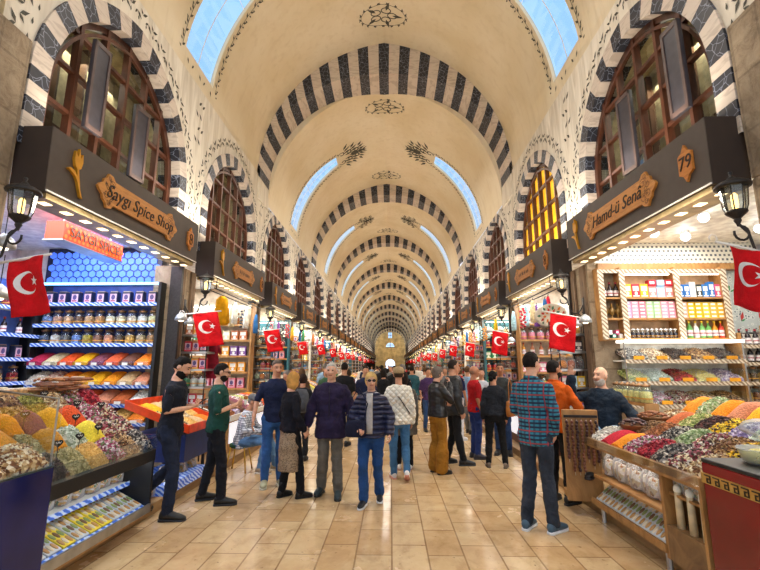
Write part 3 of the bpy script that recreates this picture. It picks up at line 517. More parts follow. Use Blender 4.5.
# ---------------------------------------------------------------- the hall
def arc(Rr,e,z0,n=24):     # pointed arch, left spring to right spring; (x,z,arclength)
    fm=math.acos(e/Rr); L=[(e-Rr*math.cos(fm*i/n),z0+Rr*math.sin(fm*i/n)) for i in range(n+1)]
    return L+[(-x,z) for x,z in L[-2::-1]]
def vfn(Rr,e,z0,side,off=.006):   # s from the apex down, y -> 3-D on the vault
    fm=math.acos(e/Rr)
    def fn(s,y):
        f=fm-s/Rr; r=Rr-off; x=e-r*math.cos(f); z=z0+r*math.sin(f)
        return (XC+(x if side<0 else -x),y,z)
    return fn
B1=(4.14,.58,7.0); B2=(3.87,.37,6.4); I1=(3.165,-.315,6.9); I2=(3.30,-.147,6.4)
def vault(prm,ya,yb,yc,name,first):
    Rr,e,z0=prm; fm=math.acos(e/Rr); S=Rr*fm
    mb=MB(); n=28; s0=S*.30; s1=S*.93     # opening between these arc lengths from the apex
    if not first: s0=S*.36
    def hw(s): return .6-.25*max(0,min(1,(s1-s)/(s1-s0)))**2
    for side in (-1,1):
        fn=vfn(Rr,e,z0,side,0); ss=sorted(set([S*i/n for i in range(n+1)]+[s0,s1]))
        for i in range(len(ss)-1):
            a,b=ss[i],ss[i+1]; hole=(a>=s0-1e-6 and b<=s1+1e-6)
            ka=[ya,yc-hw(a),yc+hw(a),yb]; kb=[ya,yc-hw(b),yc+hw(b),yb]
            for j in range(3):
                if hole and j==1: continue
                mb.add([fn(a,ka[j]),fn(a,ka[j+1]),fn(b,kb[j+1]),fn(b,kb[j])],[(0,1,2,3)] if side<0 else (( 3,2,1,0),))
            if hole:
                up=vfn(Rr+.08,e,z0,side,0); 
                for sg in (-1,1):
                    q=[fn(a,yc+sg*hw(a)),fn(b,yc+sg*hw(b)),up(b*1.0,yc+sg*hw(b)),up(a*1.0,yc+sg*hw(a))]; mb.add(q,[(0,1,2,3)])
                for t,ok in ((a,abs(a-s0)<1e-6),(b,abs(b-s1)<1e-6)):
                    if ok: mb.add([fn(t,yc-hw(t)),fn(t,yc+hw(t)),up(t,yc+hw(t)),up(t,yc-hw(t))],[(0,1,2,3)])
        # skylight glazing of its own
        g=MB(); fr=MB(); up=vfn(Rr+.06,e,z0,side,0); st=[s0+(s1-s0)*i/10 for i in range(11)]
        for a,b in zip(st,st[1:]): g.add([up(a,yc-hw(a)),up(a,yc+hw(a)),up(b,yc+hw(b)),up(b,yc-hw(b))],[(0,1,2,3)])
        VAULTS.append((side,yc,g,fr,st,up,hw))
        if yc<60:      # painted leaf border, scroll and flame above the opening
            d=MB(); f2=vfn(Rr,e,z0,side,.008); st=[s0-.05+(s1-s0+.1)*i/26 for i in range(27)]
            for sg in (-1,1):
                for i,a in enumerate(st):
                    yy=yc+sg*(hw(a)+.13)
                    d.leaf(a,yy,(.7 if i%2 else -.7)+PI,.12,.05,f2)
                    d.leaf(a+.06,yy+sg*.03,-1.2*sg+PI,.08,.04,f2)
                d.strip([(a,yc+sg*(hw(a)+.13)) for a in st],.012,f2,0,False)
            for i in range(5): d.leaf(s1+.12,yc-.5+i*.25,.6*(-1)**i,.12,.05,f2)
            for q in range(3):      # scrolls
                for sg in (-1,1):
                    c0=s0-.25-q*.3; d.strip([(c0+.17*math.cos(t*.45)*(1-t/18),yc+sg*(.3-q*.05)+sg*.17*math.sin(t*.45)*(1-t/18)) for t in range(16)],.055,f2)
                    for m in range(4): d.leaf(c0-.1,yc+sg*(.15+.13*m-q*.06),PI-sg*(.35*m),.42-.06*q,.11,f2)
            d.leaf(s0-.5,yc,PI,.8,.14,f2)
            for i in range(4):
                for sg in (-1,1): d.leaf(s0-.6-.16*i,yc,PI+sg*.7,.3,.08,f2)
            d.build('painted_scrollwork',M['paint'],None,kind='structure')
    o=mb.build(name,M['plaster'],None,True,kind='structure')
    for yy in ((ya+.95,yb-1.1) if yb<60 else ()):    # medallions on the crown
        d=MB(); fl,frr=vfn(Rr,e,z0,-1,.008),vfn(Rr,e,z0,1,.008)
        fn=lambda a,b: fl(-a,b) if a<0 else frr(a,b)
        for i in range(34):
            t=2*PI*i/34; d.leaf(.62*math.cos(t),yy+.36*math.sin(t),t+1.1*(-1)**i,.12,.045,fn)
        d.strip([(.62*math.cos(t*.2),yy+.36*math.sin(t*.2)) for t in range(33)],.014,fn,0,False)
        for q in range(5):
            t=2*PI*q/5; cx,cy=.25*math.cos(t),yy+.16*math.sin(t); d.strip([(cx+.13*math.cos(u*.5),cy+.09*math.sin(u*.5)) for u in range(14)],.03,fn,0,False)
            d.leaf(cx,cy,t,.3,.1,fn)
        d.build('painted_medallion',M['paint'],None,kind='structure')
    return o
VAULTS=[]
def rib(out,inn,ya,yb,half,name):
    mb=MB(); n=2*half+1
    def pts(prm,N):
        Rr,e,z0=prm; fm=math.acos(e/Rr); res=[]
        for i in range(N+1):
            t=(i/N)*2-1; f=fm*(1-abs(t)); x=e-Rr*math.cos(f); z=z0+Rr*math.sin(f); res.append((x if t<0 else -x,z))
        return res
    sub=2; o,i_=pts(out,n*sub),pts(inn,n*sub)
    for k in range(n):
        mi=0 if (k-half)%2==0 else 1
        for q in range(sub):
            a=k*sub+q; A,B,C,D=o[a],o[a+1],i_[a+1],i_[a]
            mb.add([(XC+A[0],ya,A[1]),(XC+D[0],ya,D[1]),(XC+C[0],ya,C[1]),(XC+B[0],ya,B[1])],[(0,1,2,3)],mi)
            mb.add([(XC+D[0],ya,D[1]),(XC+D[0],yb,D[1]),(XC+C[0],yb,C[1]),(XC+C[0],ya,C[1])],[(0,1,2,3)],mi)
            mb.add([(XC+A[0],yb,A[1]+.0),(XC+B[0],yb,B[1]),(XC+C[0],yb,C[1]),(XC+D[0],yb,D[1])],[(0,1,2,3)],mi)
    nx=pts(B2,n*sub)
    for a in range(n*sub):
        A,B,C,D=nx[a],nx[a+1],i_[a+1],i_[a]; mb.add([(XC+A[0]*.994,yb-.03,A[1]-.02),(XC+B[0]*.994,yb-.03,B[1]-.02),(XC+C[0],yb-.03,C[1]),(XC+D[0],yb-.03,D[1])],[(0,1,2,3)],2)
    return mb.build(name,[M['black_marble'],M['pale_marble'],M['plaster']],None,kind='structure')
NB=12
bounds=[11.25+8.16*i for i in range(NB)]
vault(B1,-1.0,11.3,7.45,'ceiling',True)
for i in range(NB-1): vault(B2,bounds[i]+.91,bounds[i+1]+.05,bounds[i]+.9+3.5,'ceiling',False)
for i,y in enumerate(bounds): rib(B1 if i==0 else B2,I1 if i==0 else I2,y,y+.95,18,'trim_%d'%(i+1))
for i,(side,yc,g,fr,st,up,hw) in enumerate(VAULTS):
    w=g.build('window_%d'%(i+60),glass('dff0ff',.05),None,kind='structure')
    f=MB()
    for a in st[::5]: f.tube([up(a,yc-hw(a)),up(a,yc+hw(a))],.008,4)
    for q in (0,): f.tube([up(a,yc+q*hw(a)*2*.5) for a in st],.01,4)
    f.build('window_frame',M['white'],w)
# walls: one panel per shop with an arched opening
WZ0,WR,WRI=4.75,(1.75,.05),(1.48,.05)
def warch(w,rise,n=20):
    r_e=w; rp=rise*rise/w; Rr=(r_e+rp)/2; e=(rp-r_e)/2; fm=math.acos(max(-1,min(1,e/Rr)))
    L=[(e-Rr*math.cos(fm*i/n),WZ0+Rr*math.sin(fm*i/n)) for i in range(n+1)]
    return L+[(-x,z) for x,z in L[-2::-1]]
OUT=warch(1.70,1.85); INN=warch(1.45,1.58)
def wall_panel(top,name='wall_left'):
    mb=MB(); h=P/2; zb=3.86
    mb.add([(-h,0,zb),(OUT[0][0],0,zb),(OUT[0][0],0,WZ0),(-h,0,WZ0)],[(0,1,2,3)]); mb.add([(-OUT[0][0],0,zb),(h,0,zb),(h,0,WZ0),(-OUT[0][0],0,WZ0)],[(0,1,2,3)])
    xs=[(-h,WZ0)]+OUT+[(h,WZ0)]
    for a,b in zip(xs,xs[1:]):
        if abs(a[0]-b[0])>1e-5: mb.add([(a[0],0,a[1]),(b[0],0,b[1]),(b[0],0,top),(a[0],0,top)],[(0,1,2,3)])
    return mb
def painted_wall():
    d=MB(); fn=lambda x,z:(x,-.006,z)
    G=warch(1.93,2.12,22)
    G=[(G[0][0],3.8+ .16*i) for i in range(6)]+G+[(G[-1][0],4.6-.16*i) for i in range(6)]
    for i,(x,z) in enumerate(G):
        if abs(x)>2.0: continue
        p,q=G[max(0,i-1)],G[min(len(G)-1,i+1)]; an=math.atan2(q[1]-p[1],q[0]-p[0])
        d.leaf(x,z,an+.7*(-1)**i,.14,.05,fn); d.leaf(x,z,an+PI-.9*(-1)**i,.1,.04,fn)
    for i in range(30):
        t=PI*i/29; x,z=-1.78*math.cos(t),WZ0+1.97*math.sin(t); d.leaf(x,z,PI/2-(t-PI/2)*-1*0+ (PI/2-t)*0,.09,.03,lambda a,b:fn(a,b))
    for sg in (-1,1):
        for i in range(4): d.leaf(sg*1.97,5.9+.26*i,PI/2+.8*(-1)**i,.15,.06,fn)
    return d
def window_ring():
    mb=MB()
    jam=[(OUT[0][0],3.88+i*(WZ0-3.88)/5) for i in range(5)]; jin=[(INN[0][0],z) for _,z in jam]
    o=jam+OUT+[(-x,z) for x,z in jam[::-1]]; n=jin+INN+[(-x,z) for x,z in jin[::-1]]
    k=0
    seg=[(i,i+1) for i in range(4)]+[(4,5)]; 
    cuts=list(range(0,6))+[5+2*j for j in range(1,21)]+[5+40+j for j in range(1,6)]
    cuts=sorted(set(min(c,len(o)-1) for c in cuts)); mid=len(cuts)//2
    for c,(a,b) in enumerate(zip(cuts,cuts[1:])):
        mi=c%2
        for q in range(a,b):
            A,B,C,D=o[q],o[q+1],n[q+1],n[q]
            for y,yy in ((-.03,-.03),): mb.add([(A[0],y,A[1]),(D[0],y,D[1]),(C[0],y,C[1]),(B[0],y,B[1])],[(3,2,1,0)],mi)
            mb.add([(D[0],-.03,D[1]),(D[0],.36,D[1]),(C[0],.36,C[1]),(C[0],-.03,C[1])],[(3,2,1,0)],mi)
            mb.add([(A[0],-.03,A[1]),(A[0],.0,A[1]),(B[0],.0,B[1]),(B[0],-.03,B[1])],[(0,1,2,3)],mi)
    return mb
def archz(x,shrink=0):
    best=WZ0
    for (a,za),(b,zb) in zip(INN,INN[1:]):
        if a<=x<=b and b>a: return za+(zb-za)*(x-a)/(b-a)
    return best
def lattice():
    mb=MB(); 
    for y0,th,r in ((.14,.05,.055),):
        fr=[(INN[0][0]+.03,3.9)]+[(x*.975,WZ0+(z-WZ0)*.975) for x,z in INN]+[(-INN[0][0]-.03,3.9)]
        mb.tube([(x,y0+.03,z) for x,z in fr],.055,4); mb.tube([(x*.93,y0-.02,WZ0+(z-WZ0)*.93 if z>WZ0 else z) for x,z in fr],.03,4)
        for x in (-.93,-.47,0,.47,.93): mb.box(x-.028,x+.028,y0-.03,y0+.06,3.9,archz(x)-.02)
        for z in (4.12,4.66,5.2,5.74):
            w=1.4 if z<WZ0 else max([abs(a) for a,b in INN if b>=z]+[0]); mb.box(-w,w,y0-.02,y0+.05,z-.024,z+.024)
    return mb
def panes():
    mb=MB(); pts=[(x,z) for x,z in INN]; poly=[(INN[0][0],3.88)]+pts+[(-INN[0][0],3.88)]
    n=len(poly); mb.add([(x,.2,z) for x,z in poly],[tuple(range(n))]); return mb
def backroom():
    mb=MB(); mb.add([(-1.7,1.1,3.88),(1.7,1.1,3.88),(1.7,1.1,6.6),(-1.7,1.1,6.6)],[(0,1,2,3)]); mb.box(-1.75,-1.7,.36,1.1,3.88,6.6); mb.box(1.7,1.75,.36,1.1,3.88,6.6); mb.box(-1.75,1.75,.36,1.1,6.55,6.6); mb.box(-1.75,1.75,.36,1.1,3.88,3.93)
    for i in range(7): mb.box(-1.7+i*.5,-1.66+i*.5,1.0,1.1,3.88,6.6,1)
    mb.box(-1.7,1.7,.95,1.1,4.9,5.0,1); mb.box(-1.0,-.5,.8,1.0,3.93,4.6,2); mb.box(.2,1.0,.85,1.0,3.93,4.3,2)
    return mb
NS=24
proto={}
for side in ('left','right'):
    for k in range(NS):
        yc=Y0+P*(k+.5); top=7.02 if yc<11.3 else 6.42
        loc=W(side,k,0,0,0); rz=RZ[side]
        def put(key,make,name,mats,**kw):
            nm=name
            if key in proto and proto[key].name.split('.')[0]==nm: return dup(proto[key],loc,rz)
            if key in proto: o=link(nm,proto[key].data,None,0,loc,rz,kind='structure'); return o
            o=make().build(nm,mats,None,False,0,loc,rz,kind='structure',**kw); proto[key]=o; return o
        put('wall%d'%(top>7)+side,lambda:wall_panel(top),'wall_'+side,M['wallp'])
        if k<12: put('paint'+side,painted_wall,'painted_garland',M['paint'])
        wn='window_%d'%(1+k*2+(side=='right'))
        w=link(wn,proto['panes'].data,None,0,loc,rz,kind='structure') if 'panes' in proto else panes().build(wn,M['darkglass'],None,False,0,loc,rz,kind='structure')
        proto.setdefault('panes',w)
        for key,mk,nm,mt in (('ring',window_ring,'stone_surround',[M['black_marble'],M['pale_marble']]),('latt',lattice,'window_frame',M['wood'])):
            if key in proto: link(nm,proto[key].data,w)
            else: proto[key]=mk().build(nm,mt,w)
        if 'room' in proto: link('wall_back',proto['room'].data,None,0,loc,rz,kind='structure')
        else: proto['room']=backroom().build('wall_back',[plain('c4b08a',.8),plain('6c4a34',.7),plain('55606a',.6)],None,False,0,loc,rz,kind='structure')
# amber glazing of the lit second window on the right, casements and shutters in the first windows
o=[q for q in bpy.data.objects if q.name=='window_4'][0]; o.material_slots[0].link='OBJECT'
t=NT('lit_amber_glass'); br=t.noise(t.co(scale=(1,1,3)),1.6,3); t.col('e8b020'); t.set(.3,0,'ffb81c',1.); t.l(t.ramp(br,[(.3,'c88400'),(.7,'ffd23c')]),t.p.inputs['Emission Color']); t.p.inputs['Emission Strength'].default_value=.75; o.material_slots[0].material=t.m
for side,k,x,z0,z1,an,wd in (('left',0,-.8,4.5,5.68,-4,.28),('left',0,.14,4.3,5.4,-6,.3),('right',0,-.05,4.3,5.45,6,.3),('right',0,1.02,4.5,5.62,4,.28)):
    m=MB(); m.box(-wd/2,wd/2,-.02,.02,z0,z1); m.box(-wd/2,wd/2,-.035,-.02,z0,z0+.06,1); m.box(-wd/2,wd/2,-.035,-.02,z1-.06,z1,1); m.box(-wd/2,-wd/2+.04,-.035,-.02,z0,z1,1); m.box(wd/2-.04,wd/2,-.035,-.02,z0,z1,1)
    c=m.build('window_shutter',[plain('3d3b42',.35,.2,.1),plain('4a3a36',.5)],None,False,.004,W(side,k,x,-.06,0),RZ[side]+an)
    c['category']='shutter'; c['label']='dark grey shutter panel in the nearest %s arched window, the %s one'%(side,'higher' if z1>5.5 else 'lower')
# storefront piers, lintel zone, shop shells
pier=None
for side in ('left','right'):
    for k in range(NS+1):
        y=Y0+P*k
        if k==0:
            m=MB(); A_=B_=(-.45,.34) if side=='left' else (-.34,.45); m.box(*A_,-.02,.28,0,3.4); m.box(*B_,-.02,.28,3.4,5.0); o=m.build('pillar',M['stone'],None,False,.02,(XC-HW if side=='left' else XC+HW,y,0),RZ[side],kind='structure')
            m=MB(); s=1 if side=='right' else -1
            m.add([(XC+s*HW,-1,0),(XC+s*HW,y-.4,0),(XC+s*HW,y-.4,7.02),(XC+s*HW,-1,7.02)],[(0,1,2,3)]); m.add([(XC+s*HW,y-.45,5.2),(XC+s*HW,y+.05,5.2),(XC+s*HW,y+.05,7.02),(XC+s*HW,y-.45,7.02)],[(0,1,2,3)]); m.build('wall_'+side,M['wallp'],None,kind='structure')
            continue
        loc=(XC-HW if side=='left' else XC+HW,y,0)
        if pier: link('pillar',pier.data,None,0,loc,RZ[side],kind='structure')
        else:
            m=MB(); m.box(-.33,.33,-.02,.4,0,3.42); m.box(-.36,.36,-.06,.4,0,.25); 
            for x in (-.3,.1): m.box(x,x+.16,-.06,0,.25,3.4,1)
            m.box(-.36,-.3,-.1,.1,0.25,3.4,2); pier=m.build('pillar',[M['stone'],M['oldwood'],M['iron']],None,False,0,loc,RZ[side],kind='structure')
        # side partition of the shop behind the pier
    s=-1 if side=='left' else 1
    m=MB(); a,b=sorted((XC+s*(HW+.05),XC+s*6.6)); m.box(a,b,Y0,Y0+P*NS,3.78,3.86); m.build('ceiling',plain('dfe3ee' if side=='left' else 'ece6d8',.5),None,kind='structure')
    for k in range(NS):
        m=MB(); yb=Y0+P*(k+1); a,b=sorted((XC+s*(HW+.35),XC+s*6.6)); m.box(a,b,yb-.08,yb+.02,0,3.8); m.box(*(sorted((XC+s*6.6,XC+s*6.7))),Y0+P*k,Y0+P*(k+1),0,3.8)
        m.build('wall_back',plain(['c9bfae','b9a48c','d8d0c2','a8b4b8'][k%4] if k else 'd8d6dc',.7),None,kind='structure')
m=MB(); m.add([(-7,-1,0),(7,-1,0),(7,105,0),(-7,105,0)],[(0,1,2,3)]); m.build('floor',M['floor'],None,kind='structure')
# end wall with portal and two windows
YE=bounds[-1]+.95+1
m=MB(); z=[0,4.3,6.3,7.7,9.2,10.4,12]
def end_wall():
    m=MB(); A=[(-1.1*math.cos(PI*i/12),2.2+1.1*math.sin(PI*i/12)) for i in range(13)]
    m.add([(-3.6,0,0),(-1.1,0,0),(-1.1,0,2.2),(-3.6,0,2.2)],[(0,1,2,3)]); m.add([(1.1,0,0),(3.6,0,0),(3.6,0,2.2),(1.1,0,2.2)],[(0,1,2,3)])
    X=[(-3.6,2.2)]+A+[(3.6,2.2)]
    for p,q in zip(X,X[1:]):
        if q[0]>p[0]: m.add([(p[0],0,p[1]),(q[0],0,q[1]),(q[0],0,6),(p[0],0,6)],[(0,1,2,3)])
    m.box(-3.6,3.6,0,.3,6,11.2); return m
end_wall().build('wall_end',plain('b89c68',.85,0,.2,1.2),None,loc=(XC,YE,0),kind='structure')
m=MB(); m.add([(-1.0,-.05,6.1),(1.0,-.05,6.1)]+[(1.0*math.cos(PI*i/10),-.05,6.1+1.0*math.sin(PI*i/10)) for i in range(11)],[tuple(range(13))]); o=m.build('window_55',emit('a8d0ff',.7),None,loc=(XC,YE,0),kind='structure')
f=MB(); f.box(-1.1,1.1,-.15,-.02,5.95,6.1); f.box(-.06,.06,-.12,-.04,6.1,7.4); f.box(-.9,.9,-.12,-.04,6.5,6.6); f.build('window_frame',M['wood'],o)
m=MB(); m.box(-.42,.42,-.06,-.03,8.2,9.5); o=m.build('window_56',emit('a8d0ff',.7),None,loc=(XC,YE,0),kind='structure'); f=MB(); f.box(-.05,.05,-.12,-.05,8.2,9.5); f.box(-.42,.42,-.12,-.05,8.8,8.9); f.build('window_frame',M['wood'],o)
m=MB(); m.box(-1.5,1.5,1,1.1,0,4.3); m.build('door_1',emit('cfe2ff',1.1),None,loc=(XC,YE,0),kind='structure')
# steps in front of the stalls
for side,xx in (('left',-2.78),('right',2.42)):
    s=-1 if side=='left' else 1; m=MB(); a,b=sorted((xx,xx+s*1.0)); m.box(a,b,-1,50,0,.13); m.build('trim_%d'%(40+(s>0)),wood('a98758','7a5836',(1,.2,1),.6),None,False,.01,kind='structure')

for s in (-1,1):     # masonry filling beside the foot of the first rib
    m=MB(); a,b=sorted((XC+s*(HW-.04),XC+s*(HW+.25))); m.box(a,b,11.25,12.25,6.3,7.2); m.build('trim_%d'%(50+s),M['wallp'],None,kind='structure')
# ---------------------------------------------------------------- signs, lanterns, flags
def star(cx,cz,r,n=5,a0=0): return [(cx+(r if i%2==0 else r*.4)*math.sin(a0+PI*i/n),cz+(r if i%2==0 else r*.4)*math.cos(a0+PI*i/n)) for i in range(2*n)]
def plaque_poly(w,h):
    e=[(0,h/2),(.05,h/2+.05),(.12,h/2+.06),(.15,h/2),(.2,h/2-.03),(.21,h/4),(.27,h/8),(.30,0)]
    e+= [(x,-z) for x,z in e[-2::-1]]; r=[(w/2+x,z) for x,z in e]; return r+[(-x,z) for x,z in r[::-1]]
def scroll_bits(m,cx,s,mi=0):
    fn=lambda x,z:(x,-.03,z)
    for q,(dx,dz,r) in enumerate(((.05,.09,.06),(.05,-.09,.06),(.15,.05,.05),(.15,-.05,.05),(.1,.0,.04),(.1,.15,.035),(.1,-.15,.035))):
        m.strip([(cx+s*dx+r*(1-t/20)*math.cos(t*.6*s+q),dz+r*(1-t/20)*math.sin(t*.6+q)) for t in range(15)],.014,fn,mi)
        m.leaf(cx+s*dx,dz,q*1.1,.06,.03,fn,mi)
def tulip(m,cx,cz,sc):
    S=lambda p:[(cx+x*sc,cz+z*sc) for x,z in p]
    m.prism(S([(-.04,.0),(-.06,.07),(-.05,.16),(-.02,.1),(0,.2),(.02,.1),(.05,.16),(.06,.07),(.04,0),(0,-.03)]),-.03,0)
    m.prism(S([(-.012,-.02),(.012,-.02),(.03,-.1),(.06,-.22),(.1,-.3),(.07,-.29),(.03,-.2),(.0,-.12)]),-.03,0)
    m.prism(S([(0,-.1),(-.04,-.05),(-.1,-.04),(-.13,-.06),(-.08,-.075),(-.03,-.1),(.01,-.15)]),-.03,0)
SIGN={}
def sign(side,k,txt,name,label,num=None,detail=True):
    loc=W(side,k,0,-.33 if 1 else 0,3.76); rt=empty(name,loc,RZ[side],label=label,cat='sign',group='wooden shop signs above the stalls'); rt.rotation_euler[1]=R(-1.2)if side=='left' else R(1.2)
    def ch(key,mk,mats,par,nm,**kw):
        if key in SIGN: return link(nm,SIGN[key].data,par,**kw)
        SIGN[key]=mk().build(nm,mats,par,**kw); return SIGN[key]
    def box():
        m=MB(); m.box(-1.65,1.65,0,.36,-.34,.34); m.box(-1.66,-1.65,0,.36,-.34,.34,1); m.box(1.65,1.66,0,.36,-.34,.34,1); m.box(-1.65,1.65,-.012,0,-.34,-.325,2); return m
    ch('box',box,[M['signbox'],M['signend'],M['white']],rt,'sign_box')
    def soffit():
        m=MB(); m.box(-1.6,1.6,.03,.34,-.4,-.342); 
        for i in range(11): m.box(-1.5+i*.3,-1.4+i*.3,.12,.2,-.405,-.4,1)
        return m
    ch('sof',soffit,[plain('a8946c',.3,.6),emit('ffe2b0',3)],rt,'light_strip')
    w=1.25 if k==0 else .85
    def plq(): m=MB(); m.prism(plaque_poly(w,.3 if k==0 else .26),-.03,0); return m
    pq=ch('plq%d'%(k==0),plq,M['plaque'] if side=='left' else M['plaque2'],rt,'plaque'); pq.location=(-.05 if k==0 else .0,0,0)
    if detail:
        def orn(): m=MB(); scroll_bits(m,w/2,1); scroll_bits(m,-w/2,-1); return m
        ch('orn%d'%(k==0),orn,M['ink'],pq,'carved_ornament')
    if txt: link('lettering',text_mesh(txt,.235 if k==0 else .17,.004,.3),pq).location=(0,-.033,0)
    elif k<8:
        m=MB(); r2=random.Random(k*7+(side=='left')); x=-.34
        while x<.34:      # illegible brush lettering
            l=r2.uniform(.04,.1); m.strip([(x+l*t/6,.035*math.sin(t*1.3+r2.random())) for t in range(7)],.022,lambda a,b:(a,-.033,b)); m.strip([(x,-.04),(x+.02,r2.uniform(.02,.08))],.02,lambda a,b:(a,-.033,b),0,False); x+=l+r2.choice((.012,.05))
        m.build('lettering',M['ink'],pq)
    if k<10:
        def tl(): m=MB(); tulip(m,-1.3,.06,1.05); return m
        ch('tul',tl,M['gold'],rt,'tulip_emblem')
        def nb(): m=MB(); m.prism([(1.36+.1*q,z) for q,z in ((-1,.1),(-.4,.13),(0,.2),(.4,.13),(1,.1),(1,-.1),(.4,-.13),(0,-.2),(-.4,-.13),(-1,-.1))],-.025,0); return m
        o=ch('num',nb,M['plaque2'],rt,'number_plate')
        if num: link('numerals',text_mesh(num,.2,.003,.1),o).location=(1.36,-.028,0)
        else:
            m=MB(); m.tube([(1.36+.045*math.cos(t*.7),-.03,.045*math.sin(t*.7)+q) for q in (-.045,.045) for t in range(9)],.007,4); m.build('numerals',M['ink'],o)
    return rt
sign('left',0,'Saygı Spice Shop','shop_sign','long dark fascia with a carved plaque lettered Saygı Spice Shop')
sign('right',0,'Hamd-ü Senâ','shop_sign','long dark fascia with a carved plaque lettered Hamd-ü Senâ and number 79',num='79')
for side in ('left','right'):
    for k in range(1,NS):
        far=' down the aisle' if k>2 else ' behind the nearest one' if k==1 else ' down the aisle'
        sign(side,k,None,'shop_sign','dark fascia with a wooden plaque, %s sign%s on the %s'%(ORD[k],far,side),detail=k<9)
# wall lantern
def lantern():
    rt=empty('wall_lantern'); 
    m=MB(); m.lathe((0,0,0),[(.015,.46),(.02,.45),(.012,.42),(.03,.40),(.05,.375),(.11,.35),(.15,.325),(.165,.30),(.16,.285),(.12,.285)],16); m.build('lantern_cap',M['iron'],rt,True)
    m=MB(); m.lathe((0,0,0),[(.125,.285),(.12,.2),(.105,.08),(.085,.03)],8); m.build('lantern_glass',glass('e8eef0',.1),rt)
    m=MB(); m.lathe((0,0,0),[(.09,.035),(.1,.02),(.085,.0),(.05,-.03),(.03,-.05),(.035,-.07),(.02,-.1),(.012,-.13)],12)
    for i in range(8): a=2*PI*(i+.0)/8; m.tube([(.122*math.cos(a),.122*math.sin(a),.285),(.103*math.cos(a),.103*math.sin(a),.08),(.086*math.cos(a),.086*math.sin(a),.03)],.006,4)
    m.build('lantern_base',M['iron'],rt)
    m=MB(); m.lathe((0,0,0),[(.022,.06),(.03,.09),(.03,.2),(.015,.225)],10); m.build('bulb',emit('ffd27a',3),rt,True)
    m=MB(); pts=[(0,0,-.12)]+[(0,.02+.075*math.sin(t*.5),-.2+.075*math.cos(t*.5)) for t in range(0,11)]; m.tube(pts,.012,7)
    m.tube([(0,0,-.1),(0,.09,-.2),(0,.11,-.3),(0,.13,-.4),(0,.2,-.47),(0,.3,-.46),(0,.36,-.38),(0,.4,-.3)],.014,7); m.tube([(0,.3,-.46),(0,.33,-.52),(0,.38,-.52),(0,.4,-.47),(0,.37,-.44)],.009,6)
    m.box(-.035,.035,.4,.42,-.55,-.15); m.build('bracket',M['iron'],rt,True); return rt
LT=lantern(); first=True
for side in ('left','right'):
    for k in range(0,17):
        x,y=(XC-HW+.5,Y0+P*k+(-.02 if k==0 else -.3)) if side=='left' else (XC+HW-.46,Y0+P*k+(.02 if k==0 else -.3)); z=2.95
        lab='black iron wall lantern, %s lantern along the %s storefronts'%(ORD[k],side)
        o=LT if first else dup(LT); first=False; o.location=(x,y,z); o.rotation_euler[2]=R(90 if side=='left' else -90); o.scale=(.82,)*3; o['label']=lab; o['category']='lantern'; o['group']='wall lanterns on the storefront piers'
# flags
def flag(w=.39,h=.57):
    rt=empty('flag')
    wav=lambda x,z: .035*math.sin(x*14+z*3)+.02*math.sin(z*9)
    m=MB(); nx,nz=10,12; P_=[[(x,wav(x,z),z- .12*x*(1)) for x in [w*i/nx for i in range(nx+1)]] for z in [-h*j/nz for j in range(nz+1)]]
    P_=[[ (x,y,z - (.10*math.sin(PI*x/w) if 0 else 0)) for x,y,z in r] for r in P_]
    vs=[p for r in P_ for p in r]; m.add(vs,[(j*(nx+1)+i,j*(nx+1)+i+1,(j+1)*(nx+1)+i+1,(j+1)*(nx+1)+i) for j in range(nz) for i in range(nx)]); c=m.build('flag_cloth',M['flag'],rt,True)
    sd=c.modifiers.new('s','SOLIDIFY'); sd.thickness=.004; sd.offset=0
    for sg in (-1,1):
        m=MB(); cx,cz,r1,r2=w*.42,-h*.42,.115,.092
        fn=lambda x,z:(x,wav(x,z)+sg*.006,z-.12*x)
        n=30; O=[(cx+r1*math.cos(2*PI*i/n),cz+r1*math.sin(2*PI*i/n)) for i in range(3,n-2)]; I=[(cx+.03+r2*math.cos(2*PI*i/n),cz+r2*math.sin(2*PI*i/n)) for i in range(3,n-2)]
        m.add([fn(*p) for p in O]+[fn(*p) for p in I],[(i,i+1,i+1+len(O),i+len(O)) for i in range(len(O)-1)]); s_=star(cx+.1,cz,.052,5,PI/2*0+.3); m.add([fn(cx+.1,cz)]+[fn(*p) for p in s_],[(0,i+1,(i+1)%10+1) for i in range(10)]); 
        m.build('crescent_and_star',M['flagw'],c)
    m=MB(); m.tube([(-.12,0,.02),(w+.06,0,-.12*w-.0)],.012,6); m.tube([(-.12,0,.02)]+[(-.16+.04*math.cos(t),0,.05+.04*math.sin(t)) for t in (-1,0,1,2,3,4)],.007,5); m.build('flag_pole',M['white'],rt,True); return rt
FL=flag(); first=True
for side in ('left','right'):
    for k in range(0,19):
        s=-1 if side=='left' else 1
        y=Y0+P*k+(-.12 if k==0 else -.45); x=XC+s*(HW-.62)+(0 if s>0 else -.12); z=2.64-.02*(k%3)
        if side=='left' and k==0: x,y,z,rz,sc=-3.2,3.45,2.56,-6,.86
        elif side=='right' and k==0: x,y,z,rz,sc=2.75,3.45,2.66,2,.86
        elif side=='left': rz,sc=18,1; x-=.12
        else: rz,sc=-14,1; x-=.12
        if k>2: sc=.8
        if k>8 and k%2: continue
        if k==1: z-=.06
        if k>2 and k%3==0: z-=.12
        lab='red Turkish flag with white crescent, %s flag along the %s stalls'%(ORD[k],side)
        o=FL if first else dup(FL); first=False; o.location=(x,y,z); o.rotation_euler=(0,R(-14) if side=='left' else R(6),R(rz)); o.scale=(sc,)*3; o['label']=lab; o['category']='flag'; o['group']='red flags along the hall'
